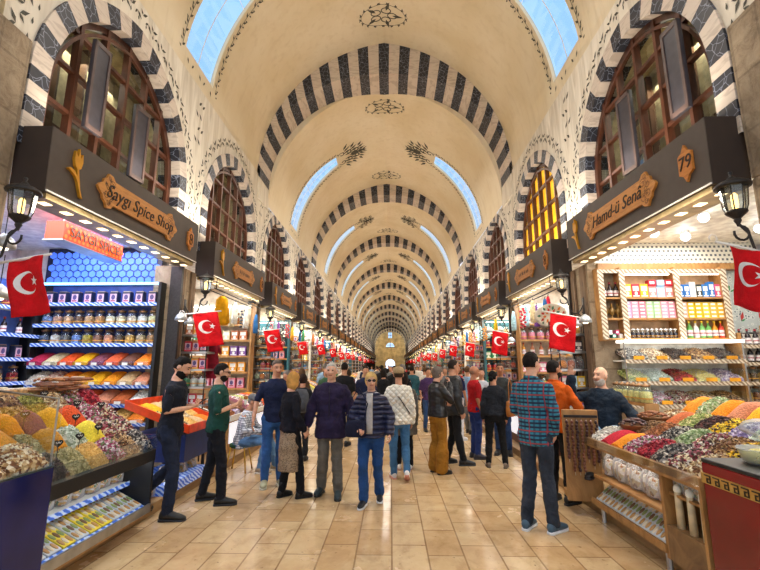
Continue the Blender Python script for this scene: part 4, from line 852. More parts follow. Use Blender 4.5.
# ---------------------------------------------------------------- goods
def lay(mb,name,mats,loc,rz=0,smooth=False,bev=0,**k): return mb.build(name,mats,None,smooth,bev,loc,rz,**k)
G={ 'magenta':['b02448'],'pale':['cdbf95'],'vermilion':['d4501c'],'yellow':['e8a914'],'plum':['7c4350'],'coral':['cf5a32'],'brown':['6d4638'],'orange':['e27a1c'],'white':['d9d4c6','f0ece0','b9b3a4'],'rosy':['c9a08c','e1cbb5','b56e62'],
 'amber':['d8921e'],'lemon':['f0d23e'],'salmon':['c98260'],'sand':['c8a878'],'butter':['ead98e'],'ochre':['c88a24'],'rust':['b45a2c'],'olive':['8d8c3a','b9b35a','6f6e30'],'cumin':['3b3130','55463c','2a2422'],'fennel':['a8a070','c3bb8b','8b8455'],'mint':['b9c6b4','d8dfd2','94a58c'],
 'curry':['dcae5c','e6bd6e'],'potpourri':['8a2f3c','d9c7a0','6a4a34','b56a76','e8e0d2','45352c'],'rosebud':['a8486a','d09aaa','f0dde0','6f8a5a','7a2c44'],'hibiscus':['a01c30','c83a48','701424'],'spicebrown':['7a5236','4c3424','a0784c','c9a878'],'cinnamon':['8a5230','a86a3c'],
 'lilac':['9c86b4','c4b4d0','e0d6e0','7a6a98'],'nutmix':['d6bd90','b08c5c','7a5234','efe2c4'],'pistachio':['a9b36a','7f8c48','cfc88c'],'date':['4a3030','6a4440','33201f'],'apricot':['e08a20'],'greenmix':['7f9a62','a8b98a','c8cfae'],'blackmix':['2d2a2c','57504c','8a8278','d8cfc0'],'gold':['e6b41e','4c3a20','f2cf3c'],'cherry':['c01f34'],'turmeric':['e98c12'],'walnut':['7c5a3c','9c7a54','5c3f2a']}
def gm(c): 
    L=G[c]; return grain(L,40 if len(L)>1 else 70)
def heap(label,fn,col,nu=10,nv=8,dome=.07,bits=0,cat='spice heap',group=None,base=.12,kind=None,bs=.014,name='spice_heap'):
    # fn(u,v) -> (x,y,z) on the deck; the mound rises above it
    mb=MB(); top=[]; sd=rnd.random()*90
    for j in range(nv+1):
        for i in range(nu+1):
            u,v=i/nu,j/nv; p=Vector(fn(.03+.94*u,.03+.94*v)); p.z+=dome*(math.sin(PI*u)**.7)*(math.sin(PI*(.06+.88*v))**.6)+.012*noise.noise(Vector((u*4+sd,v*4,0)))*(dome>0); top.append(p)
    n=(nu+1)*(nv+1); mb.add(top,[(j*(nu+1)+i,j*(nu+1)+i+1,(j+1)*(nu+1)+i+1,(j+1)*(nu+1)+i) for j in range(nv) for i in range(nu)])
    edge=[i for i in range(nu+1)]+[(j+1)*(nu+1)-1 for j in range(1,nv+1)]+[nv*(nu+1)+i for i in range(nu-1,-1,-1)]+[j*(nu+1) for j in range(nv-1,0,-1)]
    ev=[top[i] for i in edge]; m=len(ev); mb.add(ev+[Vector((p.x,p.y,p.z-base)) for p in ev],[(i,i+m,(i+1)%m+m,(i+1)%m) for i in range(m)]+[tuple(range(m,2*m))])
    mats=[gm(col)]
    if bits:
        cs=G[col] if len(G[col])>1 else [G[col][0],'e8e0d0']; mats+= [plain(c,.6,0,.1) for c in cs]; r=random.Random(int(sd*100))
        for _ in range(bits):
            u,v=r.uniform(.03,.97),r.uniform(.03,.97); i,j=int(u*nu),int(v*nv); p=top[j*(nu+1)+i].lerp(top[min(nv,j+1)*(nu+1)+min(nu,i+1)],r.random()); s1,s2=bs*r.uniform(.7,1.5),bs*r.uniform(.4,.9); a=Vector((r.gauss(0,1),r.gauss(0,1),r.gauss(0,.5))).normalized(); b=a.orthogonal().normalized(); c=a.cross(b); p=p+Vector((0,0,s2*.5)); 
            mb.add([p+a*s1,p-a*s1,p+b*s2,p-b*s2,p+c*s2,p-c*s2],[(0,2,4),(2,1,4),(1,3,4),(3,0,4),(2,0,5),(1,2,5),(3,1,5),(0,3,5)],1+r.randrange(len(cs)))
    o=mb.build(name,mats,None,False); 
    for p in o.data.polygons: p.use_smooth=p.material_index==0
    o['label']=label; o['category']=cat
    if group: o['group']=group
    if kind: o['kind']=kind
    return o
def protos():
    p={}
    def jar():
        r=empty('glass_jar'); m=MB(); m.lathe((0,0,0),[(.07,0),(.078,.01),(.08,.15),(.072,.185),(.055,.2),(.055,.22)],12); m.build('jar_glass',M['glass'],r,True)
        m=MB(); m.lathe((0,0,0),[(.068,.008),(.071,.02),(.071,.14),(.04,.155),(.01,.158)],12); m.build('jar_contents',gm('spicebrown'),r,True)
        m=MB(); m.lathe((0,0,0),[(.06,.215),(.062,.22),(.062,.245),(.02,.25),(.018,.262),(.005,.27)],12); m.build('jar_lid',M['brass'],r,True)
        m=MB(); m.lathe((0,0,0),[(.0815,.055),(.0815,.068)],12); m.build('jar_label',plain('e0a03c',.5),r); return r
    def tin():
        r=empty('tea_tin'); m=MB(); m.box(-.07,.07,-.05,.05,0,.2); m.build('tin_body',plain('2c3350',.3,.3),r,False,.006); m=MB(); m.box(-.055,.055,-.053,-.05,.03,.17); 
        m.ell((0,-.054,.11),(.035,.003,.045),10,5,1); m.box(-.04,.04,-.055,-.053,.04,.06,2); m.build('tin_label',[plain('d9b8c8',.5),plain('5a4c80',.5),plain('a03850',.5)],r)
        m=MB(); m.box(-.06,.06,-.042,.042,.2,.215); m.build('tin_lid',plain('b9a27c',.3,.7),r,False,.004); return r
    def carton():
        r=empty('gift_box'); m=MB(); m.box(-.075,.075,-.04,.04,0,.2); m.build('carton',plain('e2b718',.4),r,False,.003); m=MB(); m.box(-.055,.055,-.0415,-.04,.1,.17); m.box(-.06,.06,-.0415,-.04,.02,.035); m.lathe((0,-.0415,.065),[(.028,0),(.028,.002)],12,0,1,1,Matrix.Rotation(R(90),4,'X')); m.build('carton_print',plain('f2efe6',.5),r); return r
    def smallbox():
        r=empty('small_carton'); m=MB(); m.box(-.055,.055,-.05,.05,0,.06); m.build('carton',plain('e6a2b8',.5),r,False,.002); m=MB(); m.box(-.04,.03,-.0515,-.05,.018,.045); m.build('carton_print',plain('f6f2ee',.5),r); return r
    def bottle():
        r=empty('dark_bottle'); m=MB(); m.lathe((0,0,0),[(.036,0),(.04,.01),(.04,.15),(.03,.18),(.014,.2),(.013,.25)],12); m.build('bottle_glass',plain('241a1e',.15),r,True)
        m=MB(); m.lathe((0,0,0),[(.0412,.035),(.0412,.125)],12); m.lathe((0,0,0),[(.0418,.07),(.0418,.085)],12,1); m.build('bottle_label',[plain('e8dede',.5),plain('b03a4a',.5)],r); m=MB(); m.lathe((0,0,0),[(.017,.235),(.017,.268)],10); m.build('bottle_cap',plain('8a1c28',.4),r); return r
    def bagp():
        r=empty('packed_bag'); m=MB(); n=12
        m.rings([[((w_*math.copysign(abs(math.cos(2*PI*i/n))**.7,math.cos(2*PI*i/n))),(d_*math.sin(2*PI*i/n)),z_) for i in range(n)] for z_,w_,d_ in ((0,.06,.04),(.01,.08,.06),(.1,.085,.065),(.17,.075,.05),(.2,.05,.02),(.235,.065,.008),(.24,.06,.004))]); m.build('bag_film',glass('f6f8fa',.18),r,True)
        m=MB(); m.rings([[((w_*math.cos(2*PI*i/n)),(d_*math.sin(2*PI*i/n)),z_) for i in range(n)] for z_,w_,d_ in ((.008,.05,.03),(.02,.073,.052),(.1,.077,.057),(.15,.06,.035),(.165,.02,.01))]); m.build('bag_contents',grain(['b89868','c8b8a0','b03a30','d8a02c','4c7a4a','d8d0c4'],30),r,True); return r
    def pack():
        r=empty('flat_pack'); m=MB(); m.box(-.085,.085,-.012,.012,0,.2); m.build('pack_film',plain('c4beb2',.25),r,False,.006)
        m=MB()
        for i in range(3):
            for j in range(4): m.ell((-.052+.052*i,-.013,.03+.047*j),(.025,.007,.0225),8,4,(i*2+j*3)%4)
        m.build('pack_contents',[plain('b98a4c',.5),plain('7c5a3c',.5),plain('d9cbb0',.5),plain('8a9a5c',.5)],r,True); return r
    def scarf():
        r=empty('hanging_scarf'); m=MB(); n=10; m.rings([[(.11*w_*math.cos(2*PI*i/n)+.01*math.sin(i*3+z_*9),.05*w_*math.sin(2*PI*i/n)+.012*math.cos(i*4),z_) for i in range(n)] for z_,w_ in ((-.95,.9),(-.93,1),(-.6,1.0),(-.3,.85),(-.08,.5),(0,.25))]); m.build('scarf_cloth',fabric('b0384c'),r,True)
        m=MB(); m.tube([(0,0,-.02),(0,0,.06),(.03,0,.09)],.008,5); m.build('hook',M['iron'],r); return r
    def pot():
        r=empty('hanging_lamp'); m=MB(); m.lathe((0,0,0),[(.13,-.16),(.125,-.1),(.09,-.04),(.04,0),(.02,.02)],14); m.build('lamp_shade',plain('a9adb0',.35,.4),r,True); m=MB(); m.lathe((0,0,0),[(.05,-.18),(.06,-.15),(.04,-.12)],10); m.build('bulb',emit('fff0d0',2.5),r,True); m=MB(); m.tube([(0,0,0),(0,0,.4)],.006,5); m.build('cord',M['iron'],r); return r
    def plush():
        r=empty('dried_bundle'); m=MB()
        for i in range(16): a=i*2.4; z=-.05-i*.028; m.ell((.05*math.cos(a),.05*math.sin(a),z),(.035,.035,.028),7,4)
        m.build('dried_fruit',plain('a8342c',.6,0,.2),r,True); m=MB(); m.tube([(0,0,-.5),(0,0,.06)],.005,4); m.build('string',M['sand'] if 'sand' in M else M['cream'],r); return r
    for k,f in (('jar',jar),('tin',tin),('carton',carton),('small',smallbox),('bottle',bottle),('bag',bagp),('pack',pack),('scarf',scarf),('pot',pot),('bundle',plush)): p[k]=f()
    return p
PT=protos(); USED=set()
def item(kind,loc,label,cat,rz=0,mats=None,scale=None,group=None,rx=0):
    p=PT[kind]
    if kind in USED: o=dup(p,loc,rz,label,mats=mats,scale=scale)
    else:
        USED.add(kind); o=p; o.location=loc; o.rotation_euler=(0,0,R(rz)); o['label']=label
        if scale is not None: o.scale=scale if hasattr(scale,'__len__') else (scale,)*3
        for ch in o.children: recol(ch,mats)
    o['category']=cat
    if rx: o.rotation_euler=(R(rx),0,R(rz))
    if 'group' in o: del o['group']
    if group: o['group']=group
    return o
def C_(c,r=.45): return plain(c,r)
# ---- left shop: shelving on the far partition
def shelving(label,x0,x1,yb,depth,zs,edge,posts=M['black'],back=None,rz=0,loc=None,top=None):
    rt=empty('shelving_unit',loc or (0,0,0),rz,label=label,cat='shelf')
    for z in zs:
        m=MB(); m.box(x0,x1,yb-depth,yb,z-.025,z,0); m.box(x0,x1,yb-depth-.015,yb-depth,z-.045,z+.012,1); m.build('shelf',[M['white'],edge],rt)
    m=MB(); m.box(x0,x1,yb,yb+.02,min(zs)-.3,(top or max(zs)+.35)); m.build('back_panel',back or C_('35508c'),rt)
    for x in (x0-.04,x1+.0): m=MB(); m.box(x,x+.05,yb-depth,yb+.02,.13,(top or max(zs)+.35)); m.build('post',posts,rt)
    return rt
LS=shelving('blue-edged spice shelves filling the far wall of the left shop',-5.98,-3.92,7.38,.3,[.80,1.09,1.39,1.70,2.06,2.38,2.74],M['bluewave'],back=C_('2a3f86'),top=3.1)
tagm=C_('e8e4dc')
names4=[('A',1.70,['magenta','pale','vermilion','yellow','plum','coral','brown','orange'],'top tray row'),('B',1.39,['white','rosy','orange','amber','yellow','turmeric','sand','salmon'],'second tray row'),('C',1.09,['orange','butter','ochre','coral','salmon','rust','white'],'third tray row'),('D',.80,['rosy','apricot','yellow','sand','plum','curry','orange'],'lowest tray row')]
for rn,z,cols,nm in names4:
    n=len(cols); w_=2.04/n; f=MB(); f.box(-5.97,-3.93,7.0,7.01,z,z+.075); f.build('tray_glass',M['acr'],LS)
    for i,c in enumerate(cols):
        xa=-5.97+w_*i; heap('%s spice mound, %s from the far corner on the %s'%(c if c!='rosy' else 'rosy mixed',ORD[i],nm),lambda u,v,xa=xa,z=z:(xa+w_*(.02+.96*u),7.02+.32*v,z+.05+.16*v),c,8,6,.05,40 if len(G[c])>1 else 0,group='spice mounds on the left shop shelves',base=.05)
        m=MB(); m.box(xa+w_*.35,xa+w_*.7,6.99,6.998,z+.01,z+.055); m.build('price_tag',tagm,LS)
for zi,(z,cc) in enumerate(((2.06,['4a5a78','e0d4cc','6a6a70','6c8ad0','b8a23c','8a5a4c','d08a70','54443c','c89a54','b8a080','a8784c']),(2.38,['6a80b0','b98a78','c8a080','6a4a3c','c49a70','b07c4c','e8d8b8','d8c0a0','c8b8a8','f0e8e0','e8d8a0']))):
    for i,c in enumerate(cc): item('jar',(-5.86+i*.183,7.22,z),'lidded glass jar, %s from the far corner on the %s jar shelf'%(ORD[i],['lower','upper'][zi]),'jar',i*37,{'jar_contents':grain([c,'%02x%02x%02x'%tuple(min(255,int(int(c[j:j+2],16)*1.3)) for j in (0,2,4))],30)},group='glass jars on the left shop shelves',scale=(1.05,1.05,1.0))
for i in range(9): item('tin',(-5.83+i*.222,7.2,2.74),'dark tea tin with a pink label, %s from the far corner on the top shelf'%ORD[i],'tin',0,group='tea tins on the top shelf')
# hexagon panel above
rt=empty('hexagon_panel',(0,0,0),label='backlit blue hexagon wall panel above the spice shelves',cat='wall panel')
m=MB(); m.box(-6.1,-4.03,7.33,7.36,3.1,3.76); m.build('panel_backing',C_('0e1738'),rt)
m=MB(); r_=.07
for j in range(6):
    for i in range(16):
        cx=-6.0+i*.135+(j%2)*.0675; cz=3.18+j*.113
        if cx<-4.08 and cz<3.74: m.prism([(cx+r_*.92*math.sin(PI*q/3),cz+r_*.92*math.cos(PI*q/3)) for q in range(6)],7.315,7.33)
m.build('hexagon_cells',emit('4a74e6',.6),rt)
m=MB(); m.box(-6.0,-3.9,7.1,7.13,3.06,3.1); m.build('light_strip',emit('7fc8ff',2.5),rt)
# orange hanging light box
rt=empty('light_box',(-4.38,6.1,3.5),90,label='orange honeycomb light box lettered SAYGI SPICE hanging inside the left shop',cat='light box')
m=MB(); m.box(-.64,.64,0,.26,-.13,.13); m.build('box_face',emit('e03c08',.45),rt,False,.004)
m=MB()
for j in range(3):
    for i in range(15):
        cx=-.6+i*.085+(j%2)*.042; cz=-.08+j*.075
        m.add([(cx+.03*math.sin(PI*q/3),-.004,cz+.03*math.cos(PI*q/3)) for q in range(6)],[tuple(range(6))])
m.build('honeycomb',emit('f06a10',.5),rt); tm=text_mesh('SAYGI SPICE',.2,.004,0,plain('5c3a12',.5)); link('lettering',tm,rt).location=(0,-.012,0)
m=MB(); m.box(-.66,.66,-.01,.27,-.145,-.13); m.tube([(-.5,.13,.13),(-.5,.13,.3)],.01,5); m.tube([(.5,.13,.13),(.5,.13,.3)],.01,5); m.build('hanger',M['steel'],rt)
def downlight(x,y,z,label,c='ffffff',s=8):
    rt=empty('ceiling_downlight',(x,y,z),label=label,cat='ceiling light',group='downlights in the shop ceilings'); m=MB(); m.lathe((0,0,0),[(.095,-.02),(.11,-.02),(.115,0)],16); m.build('trim_ring',M['iron'],rt); m=MB(); m.lathe((0,0,0),[(.01,-.03),(.082,-.028),(.085,-.02)],16); m.build('lamp_disc',emit(c,s),rt)
for i in range(5):
    for j in range(2): downlight(-4.0-.5*j,4.5+i*.62,3.78,'round recessed ceiling light, left shop, %s back in the %s row'%(ORD[i],('front','inner')[j]),'f2f6ff')
for i,(x,y) in enumerate(((4.0,6.4),(4.25,5.7),(4.6,6.6),(4.9,5.3),(3.8,4.8),(5.4,6.2),(4.3,4.4))):
    rt=empty('spotlight',(x,y,3.78),label='small round white spotlight under the ceiling of the right shop, %s of seven'%ORD[i],cat='ceiling light',group='spotlights of the right shop'); m=MB(); m.ell((0,0,-.1),.065,12,8); m.build('bulb',emit('f4fbff',9),rt,True); m=MB(); m.lathe((0,0,0),[(.05,-.06),(.06,-.01),(.06,0)],12); m.build('lamp_holder',M['white'],rt)
# ---- left shop: shelves on the back wall
BS=shelving('blue-edged shelves along the back wall of the left shop',-1.7,1.7,0,.32,[1.1,1.45,1.82,2.2,2.62],M['bluewave'],rz=90,loc=(-6.28,5.5,0),back=C_('4a66b0'),top=3.1)
for j,z in enumerate((1.45,1.82,2.2,2.62)):
    for i in range(11):
        k=['jar','tin','bottle','jar'][j]; item(k,(-6.1,4.05+i*.29,z),'%s on the left shop back wall, %s shelf, %s from the entrance'%({'jar':'glass jar','tin':'tea tin','bottle':'dark bottle'}[k],['lowest','second','third','top'][j],ORD[i]),{'jar':'jar','tin':'tin','bottle':'bottle'}[k],90,{'jar_contents':gm(rnd.choice(['olive','spicebrown','hibiscus','walnut','rosebud']))} if k=='jar' else None,group='goods on the back wall shelves of the left shop')
# white lace-like lamp and cups by the pier inside
for i,(x,y,z) in enumerate(((-3.75,3.95,2.95),(-3.95,4.2,2.5))): item('pot',(x,y,z),'small white hanging lamp inside the left shop, %s one'%('upper','lower')[i],'hanging lamp',0,scale=.8)
# ---- left counter
def counter_left():
    rt=empty('spice_counter',(0,0,0),label='sloping glass-fronted spice counter of the left shop with a lit shelf below',cat='counter')
    m=MB(); m.box(-3.45,-2.6,3.43,4.97,.68,.80); m.box(-3.47,-3.43,3.43,4.97,.8,1.4); m.build('counter_frame',M['black'],rt,False,.006)
    m=MB(); m.box(-2.615,-2.6,3.43,4.97,.80,.93); m.box(-3.45,-2.6,3.42,3.43,.8,1.42); m.box(-3.45,-2.6,4.97,4.98,.8,.95); m.build('glass_front',M['acr'],rt)
    m=MB(); m.tube([(-2.6,3.425,.8),(-2.6,3.425,1.45),(-3.45,3.425,1.55)],.009,5); m.build('glass_edge',M['steel'],rt)
    m=MB(); m.add([(-2.62,3.44,.80),(-2.62,4.96,.80),(-3.44,4.96,1.39),(-3.44,3.44,1.39)],[(0,1,2,3)]); m.box(-3.47,-3.45,3.44,4.96,.1,1.39); m.build('sloping_deck',C_('2c3a36'),rt)
    m=MB(); m.box(-3.3,-3.28,3.45,4.95,.3,.68); m.build('lit_back_panel',emit('eaf2ff',.3),rt); m=MB(); m.box(-2.72,-2.66,3.45,4.95,.665,.68); m.build('light_strip',emit('f4f8ff',5),rt)
    m=MB(); m.box(-3.3,-2.86,3.45,4.95,.44,.46); m.box(-2.86,-2.85,3.45,4.95,.425,.47,1); m.build('middle_shelf',[M['white'],M['bluewave']],rt)
    m=MB(); m.add([(-3.2,3.45,.44),(-3.2,4.95,.44),(-2.62,4.95,.2),(-2.62,3.45,.2)],[(0,1,2,3)]); m.box(-2.62,-2.6,3.45,4.95,.16,.245,1); m.build('sloping_tray',[M['bluewave'],M['steel']],rt)
    m=MB(); m.box(-3.44,-2.62,3.45,4.95,.13,.2); m.build('plinth',M['oak'],rt); m=MB(); m.box(-3.44,-2.62,3.36,3.43,.13,.8); m.build('end_panel',M['black'],rt); m=MB(); m.box(-3.44,-2.62,4.95,4.99,.2,.8); m.build('end_panel',M['black'],rt)
counter_left()
def dl(x0,x1,y0,y1): return lambda u,v:(x0+(x1-x0)*v,y0+(y1-y0)*u,.80+(-(x0+(x1-x0)*v)-2.62)*.72+.02)
grid=[['cumin','fennel','curry','rosybud','spicebrown','blackmix'],['fennel','ochre','mint','lemon','potpourri','potpourri'],['turmeric','plum','yellow','vermilion','rosybud','potpourri'],['nutmix','spicebrown','olive','nutmix','rosybud','hibiscus']]
rowsx=[(-2.63,-2.83),(-2.83,-3.03),(-3.03,-3.23),(-3.23,-3.43)]
cn={'rosybud':'rosebud'}
lookn={'plum':'plum','yellow':'yellow','olive':'olive green','cumin':'black seed','fennel':'greenish seed','curry':'tan curry','ochre':'ochre','walnut':'walnut','turmeric':'orange','mint':'pale green','lemon':'bright yellow','vermilion':'vermilion','butter':'pale yellow'}
for j,row in enumerate(grid):
    for i,c in enumerate(row):
        c=cn.get(c,c); y0=3.46+i*.25; full=len(G[c])>1
        heap('%s heap, %s row and %s along on the left spice counter'%(lookn.get(c,{'rosebud':'rosebud tea','spicebrown':'brown spice','potpourri':'mixed petal tea','blackmix':'dark mixed pepper','hibiscus':'crimson hibiscus','nutmix':'nut mix'}.get(c,c)),ORD[j],ORD[i]),dl(*rowsx[j],y0,y0+.25),c,10,10,.085 if full else .115,170 if full else 0,group='heaps on the left spice counter',bs=.017 if i>2 else .012,base=.1)
# cinnamon bundles on top
for i in range(14):
    m=MB(); a=rnd.uniform(-.35,.35); 
    for q in range(5): m.tube([(-.14,.03*q-.06,.012*(q%2)),(.14,.03*q-.06,.012*(q%2))],.013,6,0)
    m.tube([(0,-.08,.03),(0,.08,.03)],.006,4,1); o=m.build('cinnamon_bundle',[plain(['8f5a34','a26d40','7c4a2a'][i%3],.7,0,.25,30),M['cream']],None,True,0,(-3.62+.11*(i%3),4.4+.13*(i//3)*.8,1.42+.045*(i%4)),rnd.uniform(-40,40)+90,label='tied cinnamon stick bundle, %s in the pile on the left counter'%ORD[i],cat='cinnamon',group='cinnamon bundles piled on the left counter')
for i,(x,y) in enumerate(((-2.78,3.72),(-2.8,4.0),(-3.0,4.2),(-2.85,4.32),(-3.1,3.72),(-3.15,4.4),(-3.1,4.7),(-3.3,4.15))):
    z=.80+(-x-2.62)*.72+.08; m=MB(); pts=[(.036*(16*math.sin(t)**3)/16,.036*(13*math.cos(t)-5*math.cos(2*t)-2*math.cos(3*t)-math.cos(4*t))/16) for t in [2*PI*q/22 for q in range(22)]]
    m.prism(pts,-.004,.004); o=m.build('price_heart',M['black'],None,False,0,(x,y,z+.07),60,label='black heart price marker in the left counter heaps, %s'%['front left','front centre','by the yellow heap','front right','middle left','centre','far end','back row'][i],cat='price tag',group='heart price markers'); s_=MB(); s_.tube([(0,0,-.03),(0,0,-.12)],.003,4); s_.build('stick',M['black'],o); w_=MB(); w_.strip([(-.022+.006*q,.008*math.sin(q*2)+.005) for q in range(8)],.006,lambda a,b:(a,-.006,b)); w_.build('chalk_mark',M['white'],o)
for i in range(8): item('bag',(-3.0+.02*(i%2),3.56+i*.19,.465),'clear bag of sweets on the lit shelf, left counter, %s from the near end'%ORD[i],'bag',90+rnd.uniform(-15,15),scale=(1.08,1,.8),group='bags on the lit shelf')
for i in range(9): item('pack',(-2.66-.02,3.54+i*.163,.235),'flat clear pack on the sloping tray, left counter, %s from the near end'%ORD[i],'pack',90,{'pack_film':C_('f0d028') if i in(2,4,5) else C_('c2c8cc')},scale=(.88,1,1.9),group='flat packs on the sloping tray',rx=-64)
rt=empty('rear_ledge',(0,0,0),label='ledge behind the left spice counter carrying wrapped trays and cinnamon',cat='shelf'); m=MB(); m.box(-4.1,-3.48,3.92,4.97,.13,1.4); m.build('ledge_body',C_('2c3a36'),rt)
# ---- nearest left counter with the dark blue front
rt=empty('glass_display_case',(0,0,0),label='dark blue panelled display case nearest the camera on the left',cat='display case')
m=MB(); m.box(-3.66,-2.5,1.2,3.34,.13,.97); m.build('case_body',plain('141c5a',.12,.1,.15,2),rt,False,.01); m=MB(); m.box(-3.66,-2.51,1.2,3.34,.0,.13); m.build('kick_board',M['cream'],rt)
m=MB(); m.box(-2.515,-2.5,1.2,3.34,.97,1.0); m.box(-3.66,-2.5,3.335,3.345,.97,1.45); m.build('case_glass',M['acr'],rt); m=MB(); m.box(-3.66,-2.5,1.2,3.34,.965,.975); m.build('case_deck',C_('3a4a44'),rt)
dn=lambda x0,x1,y0,y1: (lambda u,v:(x0+(x1-x0)*v,y0+(y1-y0)*u,1.0+(-(x0+(x1-x0)*v)-2.52)*.5))
for j,(row,(xa,xb)) in enumerate(zip([['nutmix','nutmix','nutmix','nutmix'],['blackmix','potpourri','ochre','ochre'],['nutmix','white','turmeric','yellow'],['nutmix','spicebrown','walnut','plum'],['walnut','olive','olive','nutmix']],((-2.52,-2.74),(-2.74,-2.97),(-2.97,-3.2),(-3.2,-3.43),(-3.43,-3.65)))):
    for i,c in enumerate(row):
        y0=1.9+i*.36; heap('%s heap in the nearest left case, %s row, %s from its near end'%({'nutmix':'pale nut','fennel':'grey-green herb','blackmix':'dark seed','potpourri':'mixed tea','ochre':'ochre','white':'white','turmeric':'bright orange','orange':'orange','spicebrown':'brown mixed','plum':'plum','yellow':'yellow','walnut':'walnut','olive':'green olive-like','salmon':'tan'}[c],ORD[j],ORD[i]),dn(xa,xb,y0,y0+.35),c,10,8,.08,120 if len(G[c])>1 else 0,group='heaps in the nearest left case',base=.08)
for i in range(7):
    m=MB(); m.box(-.13,.13,-.07,.07,0,.08); m.box(-.1,.1,-.05,.05,.08,.09,1); m.build('wrapped_tray',[plain('c39a6c',.5,0,.25,25),plain('e2cfa8',.3,0,.2,40)],None,False,.01,(-3.62-.28*(i%2),3.96+.15*(i//2),1.4+.0*i),85,label='wrapped tray of dried fruit behind the left counter, %s one'%ORD[i],cat='tray',group='wrapped trays behind the left counter')
# ---- orange-rimmed tilted trays behind the two men
rt=empty('tray_counter',(0,0,0),label='tilted tray counter with a bright orange-red rim behind the two men on the left',cat='counter')
S=lambda x:.80+(-x-2.75)*.36
m=MB()
for (xa,ya,xb,yb_) in ((-2.75,6.05,-3.65,6.05),(-2.75,6.05,-2.75,7.1),(-2.75,7.1,-3.65,7.1),(-3.65,6.05,-3.65,7.1)):
    a=Vector((xa,ya,S(xa))); b=Vector((xb,yb_,S(xb))); d=Vector((0,0,.11)); n_=(b-a).cross(d).normalized()*.012; m.add([a-n_,b-n_,b-n_+d,a-n_+d,a+n_,b+n_,b+n_+d,a+n_+d],[(0,1,2,3),(7,6,5,4),(3,2,6,7),(0,4,5,1),(0,3,7,4),(1,5,6,2)])
m.build('tray_rim',plain('e2481a',.35),rt); m=MB(); m.box(-3.6,-2.8,6.1,7.05,.42,.78); m.build('tray_base',C_('1b2a5c'),rt); [MB().tube([(x,y,.13),(x,y,.45)],.025,6).build('leg',M['iron'],rt) for x in (-3.5,-2.9) for y in (6.15,6.95)]
m=MB(); m.add([(-2.76,6.06,S(-2.76)+.01),(-2.76,7.1,S(-2.76)+.01),(-3.64,7.1,S(-3.64)+.01),(-3.64,6.06,S(-3.64)+.01)],[(0,1,2,3)]); m.build('tray_floor',M['white'],rt)
for j in range(3):
    for i,c in enumerate((['nutmix','curry','sand','orange'],['pistachio','amber','nutmix','curry'],['apricot','yellow','sand','nutmix'])[j]):
        heap('%s in the orange-rimmed tray, %s row up, %s from near side'%(c.replace('nutmix','mixed nuts')+' pile',ORD[j],ORD[i]),lambda u,v,j=j,i=i:(-2.78-.28*j-.28*v,6.08+i*.25+.245*u,S(-2.78-.28*j-.28*v)+.03),c,8,8,.05,60 if len(G[c])>1 else 0,group='piles in the orange-rimmed tray',base=.04)
for i in range(6): item('bag',(-2.95,5.25+i*.28,.14),'clear bag on the low step behind the men on the left, %s along'%ORD[i],'bag',90,scale=1.2,group='bags on the low step')
rt=empty('blue_crate',(-3.1,6.2,.13),label='low blue-lined crate of packs under the orange-rimmed trays',cat='crate'); m=MB(); m.box(-.35,.35,-.6,.6,0,.12); m.build('crate_body',M['bluewave'],rt)
# ---- right shop
lace=empty('lattice_panel',(0,0,0),label='pale interlaced metal lattice panel above the shelves of the right shop',cat='wall panel')
m=MB(); m.box(3.5,6.2,7.3,7.34,3.42,3.78); m.build('panel_face',M['lace'],lace); m=MB(); m.box(3.5,6.2,7.2,7.34,3.30,3.4); m.build('panel_trim',M['oak'],lace)
RS=empty('shelving_unit',(0,0,0),label='oak shelving of gift boxes and bottles on the far wall of the right shop',cat='shelf')
for x in (3.44,3.78,4.66,5.42): m=MB(); m.box(x-.02,x+.02,7.04,7.33,2.1,3.3); m.box(x-.045,x+.045,7.02,7.04,2.12,3.26,1); m.build('divider',[M['oak'],M['brownwave']],RS)
for z in (2.14,2.46,2.80,3.26): m=MB(); m.box(3.44,5.44,7.04,7.34,z-.025,z); m.build('shelf',M['oak'],RS)
m=MB(); m.box(3.44,5.44,7.33,7.35,2.1,3.28); m.build('back_panel',C_('c8a882'),RS)
m=MB(); m.box(3.44,5.44,7.03,7.04,3.2,3.26); m.build('top_moulding',M['brownwave'],RS)
for x in (3.8,4.7): m=MB(); m.box(x,x+.8,7.1,7.12,3.18,3.2); m.build('light_strip',emit('fff4e0',5),RS)
def lab(what,pos,sh): return '%s, %s from the pier on the %s oak shelf'%(what,ORD[pos],sh)
for i in range(3): item('bottle',(3.53+i*.1,7.15,2.80),lab('dark bottle',i,'top'),'bottle',0,group='bottles in the narrow bay'); 
for i in range(3):
    m=MB(); m.lathe((0,0,0),[(.04,0),(.015,.02),(.015,.05),(.045,.1),(.04,.16),(.02,.18),(.012,.24)],12); o=m.build('glass_decanter',plain('8a6a34',.15,.3),None,True,0,(3.53+i*.1,7.15,2.46),label=lab('amber glass decanter',i,'second'),cat='decanter',group='decanters in the narrow bay'); s_=MB(); s_.ell((0,0,.25),.018,8,5); s_.build('stopper',M['brass'],o,True)
for i in range(5): item('small',(3.5+i*.055,7.15,2.14+.06*(i%2)),lab('small packet',i,'lowest'),'packet',0,{'carton':C_(['2f5a8c','e8e4e0','48a08c','d0487a','e8e0e4'][i])},scale=(.5,1,1.2),group='packets in the narrow bay')
top=['e4b814','c8203a','e4b814','e08a8a','9ac0e4','d88a8c']
for i,c in enumerate(top): item('carton',(3.9+i*.135,7.15,2.80),lab('%s gift box'%['yellow','red','yellow','pink','light blue','pink'][i],i,'top'),'gift box',0,{'carton':C_(c)},scale=(.85,1,1.15 if i<3 else .95),group='gift boxes on the middle bay')
